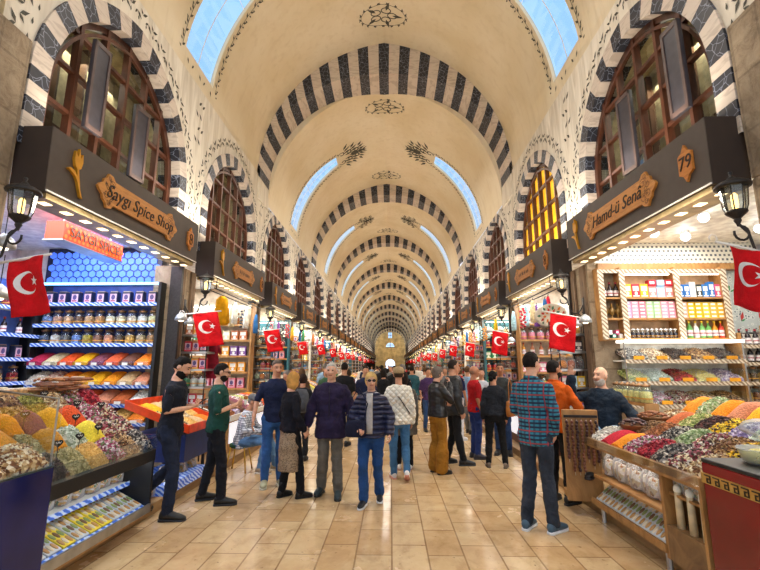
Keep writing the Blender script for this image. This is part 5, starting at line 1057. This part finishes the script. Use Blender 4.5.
for i,c in enumerate(('c8203a','a8c8e8','c8203a')): item('small',(4.31+i*.135,7.15,3.0),lab('%s flat box stacked on top'%['red','pale blue','red'][i],i,'top'),'gift box',0,{'carton':C_(c)},scale=(1.1,1,1.6),group='gift boxes on the middle bay')
for i in range(7):
    for j in range(5):
        c=['b8a0c8','d8a0b8','e07890','a8d0a0','a8d0a0','eaa0b8','e89ab0'][i]; item('small',(3.87+i*.118,7.15,2.46+j*.057),'small %s carton, %s column from the pier, %s from the bottom, second shelf'%(['lilac','mauve','rose','green','green','pink','pink'][i],ORD[i],ORD[j]),'carton',0,{'carton':C_(c)},scale=(1.0,1,.92),group='stacked cartons on the middle bay')
for i in range(11): item('jar',(3.86+i*.075,7.14-.0*(i%2),2.14),lab('small dark jar',i,'lowest'),'jar',0,{'jar_contents':plain('2c2c44',.4),'jar_lid':C_('f0eef0')},scale=(.45,.45,.62),group='small jars on the middle bay')
for i,c in enumerate(['1f6fc0','1f6fc0','e8e8ea','2c3434','2a7ac8','1f6fc0','d84a7c']): item('carton',(4.76+i*.1,7.15,2.80),lab('%s box in the third bay'%['blue','blue','white','black','bright blue','blue','pink'][i],i,'top'),'box',0,{'carton':C_(c)},scale=(.62,1,1.1+.2*(i%3==2)),group='boxes in the third bay')
for i in range(6):
    for j in range(4):
        c=['d8a890','e8b818','e8b818','e8c848','d8b048','e0b830'][i]; item('small',(4.77+i*.118,7.15,2.46+j*.066),'small %s carton in the third bay, %s column, %s from the bottom'%(['tan','yellow','yellow','gold','gold','amber'][i],ORD[i],ORD[j]),'carton',0,{'carton':C_(c)},scale=(1.,1,1.05),group='stacked cartons in the third bay')
for i,c in enumerate(['9ccf9c','6cb85c','f0f0e8','7ac46c','6cb85c','e89a20','d8402a']): item('bottle',(4.75+i*.1,7.15,2.14),lab('%s bottle in the third bay'%['pale green','green','white','green','leafy green','orange','red'][i],i,'lowest'),'bottle',0,{'bottle_glass':C_(c),'bottle_cap':C_('e8c030')},scale=(1,1,1.05),group='bottles in the third bay')
# glass-fronted trays below
TR=empty('tray_rack',(0,0,0),label='three tiers of glass-fronted dried goods trays under the oak shelving',cat='shelf')
for j,z in enumerate((1.80,1.47,1.13)):
    m=MB(); m.box(3.62,5.45,6.86,7.3,z-.03,z-.01); m.box(3.62,5.45,6.85,6.86,z-.06,z,1); m.build('shelf',[M['white'],M['brownwave']],TR); m=MB(); m.box(3.64,5.43,6.862,6.87,z,z+.2); m.build('tray_glass',M['acr'],TR)
    for i,c in enumerate((['blackmix','nutmix','cumin','spicebrown','cumin'],['pistachio','mint','hibiscus','butter','lilac'],['nutmix','rosebud','potpourri','nutmix','spicebrown'])[j]):
        xa=3.66+i*.352; heap('%s, %s from the seller on the %s tray tier of the right shop'%({'blackmix':'dark mixed tea','nutmix':'nut mix','cumin':'black berries','spicebrown':'brown mix','pistachio':'pistachios','mint':'pale buds','hibiscus':'red flowers','butter':'cream buds','lilac':'lilac buds','rosebud':'rosebuds','potpourri':'red petal mix'}[c],ORD[i],('top','middle','lowest')[j]),lambda u,v,xa=xa,z=z:(xa+.34*u,6.89+.38*v,z+.04+.12*v),c,10,7,.06,110,group='dried goods on the tray tiers',base=.05,bs=.014)
        m=MB(); m.box(xa+.08,xa+.24,6.84,6.85,z-.0,z+.055); m.build('price_tag',plain('e8a020',.5),TR)
m=MB(); m.box(3.62,5.45,7.28,7.32,.3,2.1); m.build('back_panel',C_('dfe2dc'),TR)
for x in (3.62,5.43): m=MB(); m.tube([(x,6.87,.3),(x,6.87,2.1)],.012,5); m.build('post',M['steel'],TR)
m=MB(); m.box(3.62,5.45,6.84,7.1,2.06,2.1); m.build('light_strip',emit('fff8ee',2),TR)
for i in range(6): item('jar',(3.5,6.2+.15*i,1.2),'glass jar on the ledge behind the seller, %s along'%ORD[i],'jar',0,{'jar_contents':gm('butter')},group='jars behind the seller')
rt=empty('side_ledge',(0,0,0),label='narrow wooden ledge holding jars behind the seller',cat='shelf'); m=MB(); m.box(3.42,3.6,6.1,7.05,1.16,1.2); m.box(3.42,3.6,6.1,6.14,.13,1.16); m.build('ledge_board',M['oak'],rt)
# right part: bottles, cups, tulip tile panel on the back wall
rt=empty('tile_panel',(5.98,7.38,2.55),0,label='white tile panel painted with small tulips beside the oak shelving, right shop',cat='wall panel'); m=MB(); m.box(-.5,.42,0,.03,-.3,.75); m.build('tile_face',M['tilepanel'],rt)
m=MB(); cl=[1,2,3]
for i in range(8): m.leaf(-.45+i*.115,-.1+.25*((i*7)%3),1.57+.3*(-1)**i,.16,.06,lambda a,b:(a,-.006,b),i%3); m.leaf(-.45+i*.115,-.12+.25*((i*7)%3),.6,.1,.03,lambda a,b:(a,-.006,b),2)
m.build('painted_tulips',[C_('b8322c'),C_('2c6aa8'),C_('3c8a54')],rt)
QS=shelving('open shelves of dark bottles and jars along the back wall of the right shop',-1.7,1.7,0,.3,[1.15,1.45,1.78,2.1],M['brownwave'],rz=-90,loc=(6.33,5.5,0),back=C_('e4e0d4'),posts=M['oak'],top=2.35)
for j,z in enumerate((1.15,1.45,1.78,2.1)):
    for i in range(12): 
        k=['jar','jar','bottle','bottle'][j]; item(k,(6.14,4.05+i*.27,z),'%s on the back shelves of the right shop, %s shelf, %s from the entrance'%({'jar':'spice jar','bottle':'dark bottle'}[k],['lowest','second','third','top'][j],ORD[i]),k,-90,{'jar_contents':gm('curry')} if k=='jar' else None,group='bottles and jars at the back of the right shop')
XS=shelving('shelves of dark bottles and jars beside the tray tiers in the right shop',-.36,.42,0,.28,[.85,1.15,1.45,1.75,2.02],M['brownwave'],loc=(5.9,7.3,0),back=C_('e4e0d4'),posts=M['oak'],top=2.22)
for j,z in enumerate((.85,1.15,1.45,1.75,2.02)):
    for i in range(6): 
        k=['jar','jar','jar','bottle','bottle'][j]; item(k,(5.62+i*.125,7.14,z),'%s beside the tray tiers, %s shelf up, %s from the trays'%({'jar':'spice jar','bottle':'dark bottle'}[k],ORD[j],ORD[i]),k,0,{'jar_contents':gm(['walnut','curry','cinnamon'][(i+j)%3])} if k=='jar' else None,scale=(.75,.75,.95) if k=='jar' else 1,group='bottles and jars beside the tray tiers')
# right counter: oak stand with heaps
rt=empty('nut_counter',(0,0,0),label='oak nut and dried fruit counter of the right shop with bags shelved below',cat='counter')
Sr=lambda x:.86+(x-2.3)*.27
m=MB(); m.add([(2.3,3.5,.84),(2.3,5.35,.84),(3.75,5.35,Sr(3.75)-.02),(3.75,3.5,Sr(3.75)-.02)],[(3,2,1,0)]); m.box(2.28,2.32,3.48,5.37,.79,.88); m.box(2.28,3.75,5.35,5.38,.79,.88); m.build('counter_top',M['oak'],rt)
m=MB(); m.box(2.26,2.275,3.48,5.37,.82,.9); m.build('glass_front',M['acr'],rt)
m=MB(); m.box(2.62,2.65,4.0,5.3,.13,.8); m.build('back_board',C_('a89c88'),rt); m=MB(); m.box(2.38,2.44,4.0,5.3,.78,.79); m.build('light_strip',emit('fff6ea',4),rt)
m=MB(); m.box(2.32,2.62,4.0,5.33,.46,.485); m.build('upper_shelf',M['oak'],rt)
m=MB(); m.add([(2.62,4.02,.46),(2.62,5.33,.46),(2.3,5.33,.19),(2.3,4.02,.19)],[(0,1,2,3)]); m.box(2.28,2.3,4.0,5.35,.17,.235); m.build('sloping_shelf',M['oak'],rt)
m=MB(); m.box(2.3,3.7,3.98,4.02,.13,.84); m.box(2.3,3.7,3.5,3.53,.13,.84); m.build('side_panel',M['oak'],rt)
m=MB(); m.box(2.3,3.6,3.53,3.98,.13,.4); m.build('plinth_box',wood('8a6a44','6a4c30'),rt)
for y in (4.1,5.25): m=MB(); m.tube([(2.36,y,.0),(2.36,y,.2)],.025,8); m.build('leg',M['steel'],rt)
cols=[['white','cherry','turmeric','rosebud','hibiscus','blackmix','potpourri','nutmix'],['date','walnut','cinnamon','blackmix','greenmix','potpourri','spicebrown','gold'],['nutmix','rust','pistachio','date','gold','lilac','mint','blackmix'],['apricot','greenmix','turmeric','salmon','yellow','white','vermilion','rosy']]
rx=[(2.31,2.66),(2.66,3.0),(3.0,3.36),(3.36,3.74)]
nm={'white':'white nut','cherry':'bright red','turmeric':'orange','rosebud':'pink and white','hibiscus':'dark red','blackmix':'black and white','potpourri':'mixed petal','nutmix':'pale nut','date':'dark date','walnut':'walnut','cinnamon':'cinnamon','greenmix':'green','spicebrown':'brown mixed','gold':'yellow and black','rust':'rust','pistachio':'pistachio','lilac':'lilac','mint':'pale green','apricot':'apricot orange','salmon':'coral','yellow':'bright yellow','vermilion':'vermilion','rosy':'rosy'}
for j,row in enumerate(cols):
    for i,c in enumerate(row):
        if j==3 and i==7: continue
        y1=5.33-i*.228; xa,xb=rx[j]; full=len(G[c])>1
        heap('%s heap, %s row from the aisle, %s from the nut counter far end'%(nm[c],ORD[j],ORD[i]),lambda u,v,y1=y1,xa=xa,xb=xb:(xa+(xb-xa)*v,y1-.22*u,Sr(xa+(xb-xa)*v)+.01),c,10,10,.085 if j<3 else .14,170 if full else 0,group='heaps on the right nut counter',bs=.016,base=.08)
for i in range(9): item('bag',(2.46+.03*(i%2),4.1+i*.14,.49),'clear bag of nuts on the shelf under the nut counter, %s from near end'%ORD[i],'bag',-90+rnd.uniform(-12,12),{'bag_contents':grain(['d8c8a0','e6e0d6','b07c4c','8a6a48','f2eee6'],32)},scale=(1.0,1,1.1),group='bags under the nut counter')
for i in range(8): item('pack',(2.33,4.1+i*.165,.215),'flat pack on the sloping shelf under the nut counter, %s from near end'%ORD[i],'pack',-90,scale=(.95,1,1.85),group='flat packs under the nut counter',rx=-50)
for i in range(6):
    m=MB(); m.tube([(0,0,0),(.0,0,.3)],[.03,.025],7); m.ell((0,0,.3),(.032,.032,.04),7,5,1); m.build('wrapped_roll',[plain('d8c49c',.5),plain('efe8d6',.4)],None,True,0,(2.36+.05*(i%2),3.58+i*.075,.4),label='paper-wrapped roll beside the red counter, %s from its corner'%ORD[i],cat='roll',group='wrapped rolls beside the red counter')
for i in range(4): item('bag',(2.42,3.6+i*.11,.66),'hanging clear bag above the wrapped rolls, %s from the red counter'%ORD[i],'bag',-90,scale=(.7,.7,.75),group='bags above the wrapped rolls')
rt=empty('roll_shelf',(0,0,0),label='thin shelf above the wrapped rolls beside the red counter',cat='shelf'); m=MB(); m.box(2.34,2.6,3.54,3.97,.64,.66); m.build('shelf_board',M['oak'],rt)
# red counter with gold key band
rt=empty('red_counter',(0,0,0),label='glossy dark red counter with a gold key-pattern band nearest the camera',cat='counter')
m=MB(); m.box(2.3,3.33,1.2,3.46,.13,1.0); m.box(2.3,3.33,1.2,3.46,1.0,1.03,1); m.build('counter_body',[plain('7a0810',.15,0,.12,2),M['black']],rt,False,.008)
m=MB(); m.box(2.288,2.3,1.2,3.46,.86,.93); m.box(2.3,3.33,3.46,3.472,.86,.93); m.build('gold_band',plain('c9a052',.35,.5),rt)
m=MB()
for i in range(26):
    y=3.42-i*.085
    for a,b,c,d in ((0,.06,.915,.923),(.052,.06,.872,.923),(.02,.06,.868,.876),(.02,.028,.868,.9),(.02,.044,.894,.902)): m.box(2.283,2.288,y-b,y-a,c,d)
m.build('key_pattern',M['ink'],rt); m=MB(); m.box(2.34,3.3,1.2,3.4,.0,.13); m.build('kick_board',M['black'],rt)
for i,(x,y,c) in enumerate(((2.60,3.24,'butter'),(2.62,2.9,'blackmix'))):
    rt=empty('plastic_tub',(x,y,1.03),label='round clear plastic tub of %s on the red counter corner'%('pumpkin seeds','dark grains')[i],cat='tub'); m=MB(); m.lathe((0,0,0),[(.11,0),(.13,.02),(.15,.09),(.162,.095),(.162,.105),(.155,.105),(.14,.09)],20); m.build('tub_wall',glass('f2f6f6',.25),rt,True); m=MB(); m.lathe((0,0,0),[(.11,.01),(.135,.07),(.08,.09),(.01,.095)],18); m.build('tub_contents',gm(c),rt,True)
    if i==0: m=MB(); m.lathe((0,0,0),[(.16,0),(.15,.05),(.1,.1),(.04,.13),(.01,.135)],20,0,1,1,Matrix.Translation((.1,.1,.16))@Matrix.Rotation(R(28),4,'Y')); m.build('tub_lid',glass('f4f8f8',.2),rt,True)
# board of hanging churchkhela beside the seller
rt=empty('display_board',(2.27,5.46,.13),-8,label='oak board hung with strings of walnut sweets beside the nut counter',cat='display board')
m=MB(); m.box(-.2,.2,0,.05,.02,1.05); m.box(-.18,.18,.05,.3,.02,.1); m.build('board',M['oak'],rt,False,.006); m=MB(); m.box(-.19,.19,-.015,0,.96,.99); [m.tube([(-.165+.055*i,-.01,.95),(-.165+.055*i,-.03,.93)],.004,4) for i in range(7)]; m.build('hook_rail',M['iron'],rt)
for i in range(7):
    p=rt.matrix_basis@Vector((-.31+.052*i,-.045,.0)); m=MB(); L=rnd.randint(11,16)
    for q in range(L): m.ell((.006*math.sin(q*2+i),.004*math.cos(q*3),-.03-q*.036),(.019,.018,.024),7,4)
    m.tube([(0,0,.0),(0,0,-.05-L*.036)],.003,4,1); m.build('nut_string',[plain(['4a2420','6a3a28','3a1c1c','7c4c34'][i%4],.35,0,.2,20),M['cream']],None,True,0,tuple(Vector((2.27,5.46,1.07))+Matrix.Rotation(R(-8),3,'Z')@Vector((-.165+.055*i,-.04,0))),label='string of dark walnut sweets, %s from the aisle side of the oak board'%ORD[i],cat='sweet',group='strings hanging on the oak board')
# baskets in front of the seller
for i,(x,y,c,nmx) in enumerate(((2.72,5.1,'date','dark dates'),(3.0,5.22,'cinnamon','cinnamon sticks'))):
    rt=empty('wicker_basket',(x,y,1.0+.07*i),label='wicker basket heaped with %s in front of the seller'%nmx,cat='basket'); m=MB(); m.lathe((0,0,0),[(.11,0),(.14,.02),(.155,.05),(.165,.06),(.15,.06)],18); m.build('basket_weave',wood('9a6a3c','6a4424',(6,6,20),.7),rt,True)
    m=MB(); 
    for q in range(60):
        a,r_=rnd.random()*6.28,.14*rnd.random()**.5; z=.05+.07*(1-(r_/.15)**2); m.ell((r_*math.cos(a),r_*math.sin(a),z),(.03,.018,.015) if c=='date' else (.05,.01,.01),6,4,q%3,Matrix.Rotation(rnd.random()*3,4,'Z'))
    m.build('basket_contents',[plain(cc,.5,0,.15) for cc in (G[c]+G[c])[:3]],rt,True); rt['kind']='thing'
# ---- shops further along
GC=['e2b718','c8203a','e8e4da','2f6aa8','48a070','e07890','f0a030','7a4a9c','d8c8a0','3a3a44','a8d0e0','b86a3c']
GN=['yellow','red','white','blue','green','pink','orange','purple','tan','black','pale blue','brown']
SP=list(G)
def wl(side,k,x,y,z): return W(side,k,x,y,z)
def shop(side,k):
    s=-1 if side=='left' else 1; who='%s shop along the %s'%(ORD[k],side); rz=RZ[side]
    r=random.Random(k*31+(side=='left')*7)
    # counter towards the aisle
    if ('ct',0) not in proto:
        rt=empty('stall_counter'); m=MB(); m.box(-1.45,1.45,-.72,-.1,.13,.74); m.build('counter_body',M['oak'],rt); m=MB(); m.add([(-1.48,-.75,.74),(1.48,-.75,.74),(1.48,-.05,1.0),(-1.48,-.05,1.0)],[(0,1,2,3)]); m.box(-1.48,1.48,-.77,-.74,.7,.8); m.build('counter_top',M['white'],rt); m=MB(); m.box(-1.4,1.4,-.735,-.72,.3,.66); m.build('front_panel',emit('f0f4ff',.5),rt); proto[('ct',0)]=rt; o=rt; o.location=wl(side,k,0,0,0); o.rotation_euler[2]=R(rz)
    else: o=dup(proto[('ct',0)],wl(side,k,0,0,0),rz)
    o['label']='stall counter of the %s'%who; o['category']='counter'; o['group']='stall counters down the hall'
    for ch in o.children: recol(ch,{'counter_body':[M['oak'],C_('2c5a7c'),M['wood'],C_('7c2028')][(k+s)%4]})
    n=9 if k<5 else 6 if k<10 else 3; w_=2.8/n
    for i in range(n):
        c=r.choice(SP); key=('hp',n); 
        if key not in proto: h=heap('x',lambda u,v:(w_*u-w_/2,-.72+.62*v,.82+.22*v),c,8,8,.09,0,base=.1); proto[key]=h
        else: h=proto[key].copy(); COL.objects.link(h)
        h.location=wl(side,k,-1.4+w_*(i+.5),0,0); h.rotation_euler=(0,0,R(rz)); h.material_slots[0].link='OBJECT'; h.material_slots[0].material=gm(c)
        h['label']='%s heap, %s on the counter, %s'%(c,ORD[i],who); h['category']='spice heap'; h['group']='heaps on the stall counters'
    # shelving on the far partition, facing back up the aisle
    far=1 if side=='left' else -1
    if k<9:
        yy=Y0+P*(k+1)-.36
        xa,xb=sorted((XC+s*(HW-.1),XC+s*(HW+1.75)))
        if k==1 and side=='left': pass
        key='shv'
        if key not in proto:
            rt=empty('shelving_unit'); 
            for z in (1.15,1.55,1.95,2.35,2.75): m=MB(); m.box(-.92,.92,-.3,0,z-.025,z); m.box(-.92,.92,-.31,-.3,z-.04,z+.01,1); m.build('shelf',[M['oak'],M['oak']],rt)
            for x in (-.95,.92): m=MB(); m.box(x,x+.04,-.3,0,.13,3.3); m.build('post',M['oak'],rt)
            m=MB(); m.box(-.92,.92,-.01,0,.13,3.3); m.build('back_panel',C_('cfc4ae'),rt); m=MB(); m.box(-.85,.85,-.2,-.15,3.2,3.22); m.build('light_strip',emit('fff2d8',5),rt); proto[key]=rt; o=rt; o.location=((xa+xb)/2,yy,0)
        else: o=dup(proto[key],((xa+xb)/2,yy,0))
        if k%3==2: recol(o,{}); [recol(ch,{'post':C_('2c6a7c'),'back_panel':C_('3c7c90'),'shelf':C_('3a7286')}) for ch in o.children]
        if k%3==0: [recol(ch,{'post':M['white'],'back_panel':C_('e8e6e0'),'shelf':M['white']}) for ch in o.children]
        o['label']='wall shelving in the %s'%who; o['category']='shelf'; o['group']='shelving inside the further shops'
        for z in ((1.15,1.55,1.95,2.35,2.75) if k<5 else (1.55,1.95,2.35)):
            q=0; x=xa+.1; kd=r.choice(['carton','jar','bottle','carton','tin','bag']); cc=r.randrange(12)
            while x<xb-.05:
                if r.random()<.25: cc=r.randrange(12)
                col=C_(GC[cc]); sc=1.25; item(kd,(x,yy-.16,z),'%s %s, %s at %s height, %s'%(GN[cc],{'carton':'box','jar':'jar','bottle':'bottle','tin':'tin','bag':'bag'}[kd],ORD[q],{1.15:'waist',1.55:'chest',1.95:'head',2.35:'lamp',2.75:'top'}[z],who),{'carton':'box','jar':'jar','bottle':'bottle','tin':'tin','bag':'bag'}[kd],0,{'carton':col,'jar_contents':col,'bottle_glass':col,'tin_body':col,'bag_contents':col},scale=sc,group='goods shelved in the further shops'); q+=1; x+=.22 if k<5 else .36
    # hanging goods at the front
    nh=7 if k<6 else 4 if k<12 else 2
    for i in range(nh):
        x=-1.3+2.6*(i+.5)/nh; kd=r.choice(['scarf','bundle','scarf','pot','bundle']); cc=r.randrange(12); col=fabric(GC[cc])
        if i<nh and kd!='pot' and i%2 and k>9: continue
        z=3.05+r.uniform(-.08,.08) if kd!='pot' else 2.85
        ad='with its lit bulb' if kd=='pot' else GN[cc]
        item(kd,wl(side,k,x,-.32+.2*(i%2),z),('%s hanging lamp, %s under the awning, %s'%('white',ORD[i],who)) if kd=='pot' else '%s %s, %s under the awning, %s'%(GN[cc],{'scarf':'scarf','bundle':'bundle of dried fruit'}[kd],ORD[i],who),{'scarf':'scarf','bundle':'dried fruit','pot':'hanging lamp'}[kd],rz,{'scarf_cloth':col,'dried_fruit':C_(GC[cc])},scale=(1,1,.5 if kd=='scarf' else 1),group='goods hanging under the awnings')
    # rail on which they hang
    if 'rail' not in proto: m=MB(); m.tube([(-1.5,-.3,3.18),(1.5,-.3,3.18)],.012,6); m.tube([(-1.5,-.12,3.18),(1.5,-.12,3.18)],.012,6); [m.tube([(x,y,3.18),(x,y,3.45)],.01,5) for x in (-1.4,1.4) for y in (-.3,-.12)]; proto['rail']=m.build('hanging_rail',M['iron'],None,True); o=proto['rail']; o.location=wl(side,k,0,0,0); o.rotation_euler[2]=R(rz)
    else: o=proto['rail'].copy(); COL.objects.link(o); o.location=wl(side,k,0,0,0); o.rotation_euler=(0,0,R(rz))
    o['label']='iron hanging rail under the fascia of the %s'%who; o['category']='rail'; o['group']='hanging rails'
    # tall goods rack at the near pier
    if k<14:
        if 'rack' not in proto:
            rt=empty('goods_rack')
            for z in (1.05,1.35,1.65,1.95,2.25): m=MB(); m.box(-.22,.22,-.2,.2,z-.02,z); m.box(-.23,.23,-.21,.21,z-.035,z-.0,0); m.build('rack_shelf',M['steel'],rt)
            m=MB(); [m.tube([(a*.22,b*.2,.0),(a*.22,b*.2,2.5)],.012,5) for a in (-1,1) for b in (-1,1)]; m.build('rack_frame',M['iron'],rt); proto['rack']=rt; o=rt; o.location=wl(side,k,-1.85*far,-.25,0)
        else: o=dup(proto['rack'],wl(side,k,-1.85*far,-.25,0))
        o['label']='narrow goods rack at the near pier of the %s'%who; o['category']='rack'; o['group']='racks at the piers'
        for j,z in enumerate((1.05,1.35,1.65,1.95,2.25)):
            kd=r.choice(['bag','jar','carton','bag','tin']); 
            for i in range(3 if k<8 else 1):
                cc=r.randrange(12); px,py,_=wl(side,k,-1.85*far,-.25,0); item(kd,(px-.14+.14*i,py-.1,z),'%s %s, %s on %s rack level, %s'%(GN[cc],{'carton':'box','jar':'jar','bottle':'bottle','tin':'tin','bag':'bag'}[kd],ORD[i],ORD[j],who),{'carton':'box','jar':'jar','tin':'tin','bag':'bag'}[kd],0,{'carton':C_(GC[cc]),'jar_contents':C_(GC[cc]),'tin_body':C_(GC[cc]),'bag_contents':gm(r.choice(SP))},scale=.9,group='goods on the pier racks')
for side in ('left','right'):
    for k in range(1,NS): shop(side,k)
# particular pieces near the front
rt=empty('oval_platter',(2.95,8.0,2.62),-55,label='large oval painted platter hanging at the second right shop',cat='platter'); m=MB(); m.lathe((0,0,0),[(.3,-.02),(.34,.02),(.34,.03),(.26,.0),(.01,.0)],26,0,1,.62,Matrix.Rotation(R(90),4,'X')); m.build('platter_body',plain('e8dcc8',.3),rt,True)
m=MB()
for i in range(22): a=i*2.4; q=.05+.2*(i/22); m.leaf(q*math.cos(a),q*.6*math.sin(a),a,.09,.05,lambda x,z:(x,-.012,z),i%3)
m.build('painted_flowers',[C_('c23a2c'),C_('d8782c'),C_('3c7a5a')],rt)
rt=empty('hanging_dress',(-3.28,7.95,2.1),10,label='crimson dress hanging beside the pier behind the man in green',cat='dress'); m=MB(); n=14
m.rings([[(w_*math.cos(2*PI*i/n)+.008*math.sin(i*5),.07*math.sin(2*PI*i/n)+.01*math.cos(i*6),z_) for i in range(n)] for z_,w_ in ((-1.0,.26),(-.98,.27),(-.6,.22),(-.35,.17),(-.1,.19),(0,.14),(.04,.06))]); m.tube([(.15,0,-.05),(.24,0,-.3)],[.05,.04],8,0); m.tube([(-.15,0,-.05),(-.24,0,-.3)],[.05,.04],8,0); m.build('dress_cloth',fabric('8c1c30'),rt,True); m=MB(); m.tube([(-.14,0,.0),(0,0,.08),(.14,0,.0)],.008,5); m.tube([(0,0,.08),(0,0,.2)],.005,5); m.build('hanger',M['oak'],rt); rt.scale=(.62,.62,.62)
m=MB(); n=14; m.rings([[(.75*w_*math.cos(2*PI*i/n)+.02*math.sin(i*5+z_*9),.1*math.sin(2*PI*i/n)+.02*math.cos(i*4),z_) for i in range(n)] for z_,w_ in ((-.5,.14),(-.45,.2),(-.2,.2),(0,.14),(.06,.05))]); m.build('hanging_cloth',fabric('e0a010'),None,True,0,(-3.3,8.3,2.98),label='bright yellow cloth bundle hanging by the second left lantern',cat='cloth')
for i,(x,y,z) in enumerate(((-3.42,6.95,2.55),(-3.36,7.15,2.5),(-3.25,7.6,2.5),(3.1,6.95,2.5),(3.05,7.2,2.46),(3.0,10.9,2.4),(3.0,11.2,2.4),(-3.2,11.6,2.45))): item('pot',(x,y,z),'white bell-shaped lamp hanging by the storefront pier, %s of eight'%ORD[i],'hanging lamp',0,scale=.75,group='bell lamps by the piers')
# ---------------------------------------------------------------- camera, daylight, lamps and added fill lights
cam=bpy.data.cameras.new('camera'); cam.lens=432/760*36; cam.sensor_width=36; cam.clip_end=400; co=bpy.data.objects.new('camera',cam); COL.objects.link(co)
co.location=(0,0,1.7); co.rotation_euler=(R(90+10.62),0,R(1.434)); scene.camera=co
w=bpy.data.worlds.new('sky'); scene.world=w; w.use_nodes=True; t=w.node_tree; bg=t.nodes['Background']
tc=t.nodes.new('ShaderNodeTexCoord'); sx=t.nodes.new('ShaderNodeSeparateXYZ'); rp=t.nodes.new('ShaderNodeValToRGB'); t.links.new(tc.outputs['Generated'],sx.inputs[0]); t.links.new(sx.outputs[2],rp.inputs[0]); t.links.new(rp.outputs[0],bg.inputs[0])
rp.color_ramp.elements[0].position=.1; rp.color_ramp.elements[0].color=(1,.93,.85,1); rp.color_ramp.elements[1].position=.45; rp.color_ramp.elements[1].color=(.42,.66,1,1); bg.inputs[1].default_value=1.2
def area(name,loc,size,power,col,rot=(0,0,0)):
    l=bpy.data.lights.new(name,'AREA'); l.shape='RECTANGLE'; l.size,l.size_y=size; l.energy=power; l.color=col; o=bpy.data.objects.new(name,l); COL.objects.link(o); o.location=loc; o.rotation_euler=rot; return o
for side,s in (('left',-1),('right',1)):
    for k in range(NS):
        col=((.72,.8,1) if side=='left' else (1,.95,.88)) if k==0 else [(1,.9,.75),(.85,.93,1),(1,.86,.68)][k%3]
        y=Y0+P*(k+.5)
        if k<14:
            area('shop_lamp',(XC+s*4.6,y,3.72),(1.6,3.2),(125 if s<0 else 92) if k==0 else 110*(1 if k<6 else 1.2),col)
            area('awning_lamp',(XC+s*2.95,y,3.36),(.25,3.2),26,(1,.9,.74),(0,R(s*-18),0))
        if k%2==0 and k<20: area('vault_fill',(XC+s*3.2,y+P/2,4.32),(.2,7.0),62,(1,.89,.74),(R(180),R(s*28),0))  # added, unseen uplight over the sign boxes to brighten the vault
for i in range(6): area('hall_fill',(XC,6+8.16*i,8.0),(.6,.6),120,(1,.93,.84))  # added fill high over the aisle, no real fitting hangs there
scene.view_settings.view_transform='Standard'; scene.view_settings.look='None'; scene.view_settings.exposure=0.32; scene.view_settings.gamma=1

for k in range(3):
    for s in (-1,1): area('upper_room_fill',(XC+s*(HW+.95),Y0+P*(k+.5),6.3),(.3,2.2),45,(1,.88,.7))  # added light that brightens the rooms behind the first panes
area('end_wall_fill',(XC,98,6.5),(4,2),160,(1,.86,.66),(R(70),0,0))  # added warm fill to tint the far end wall
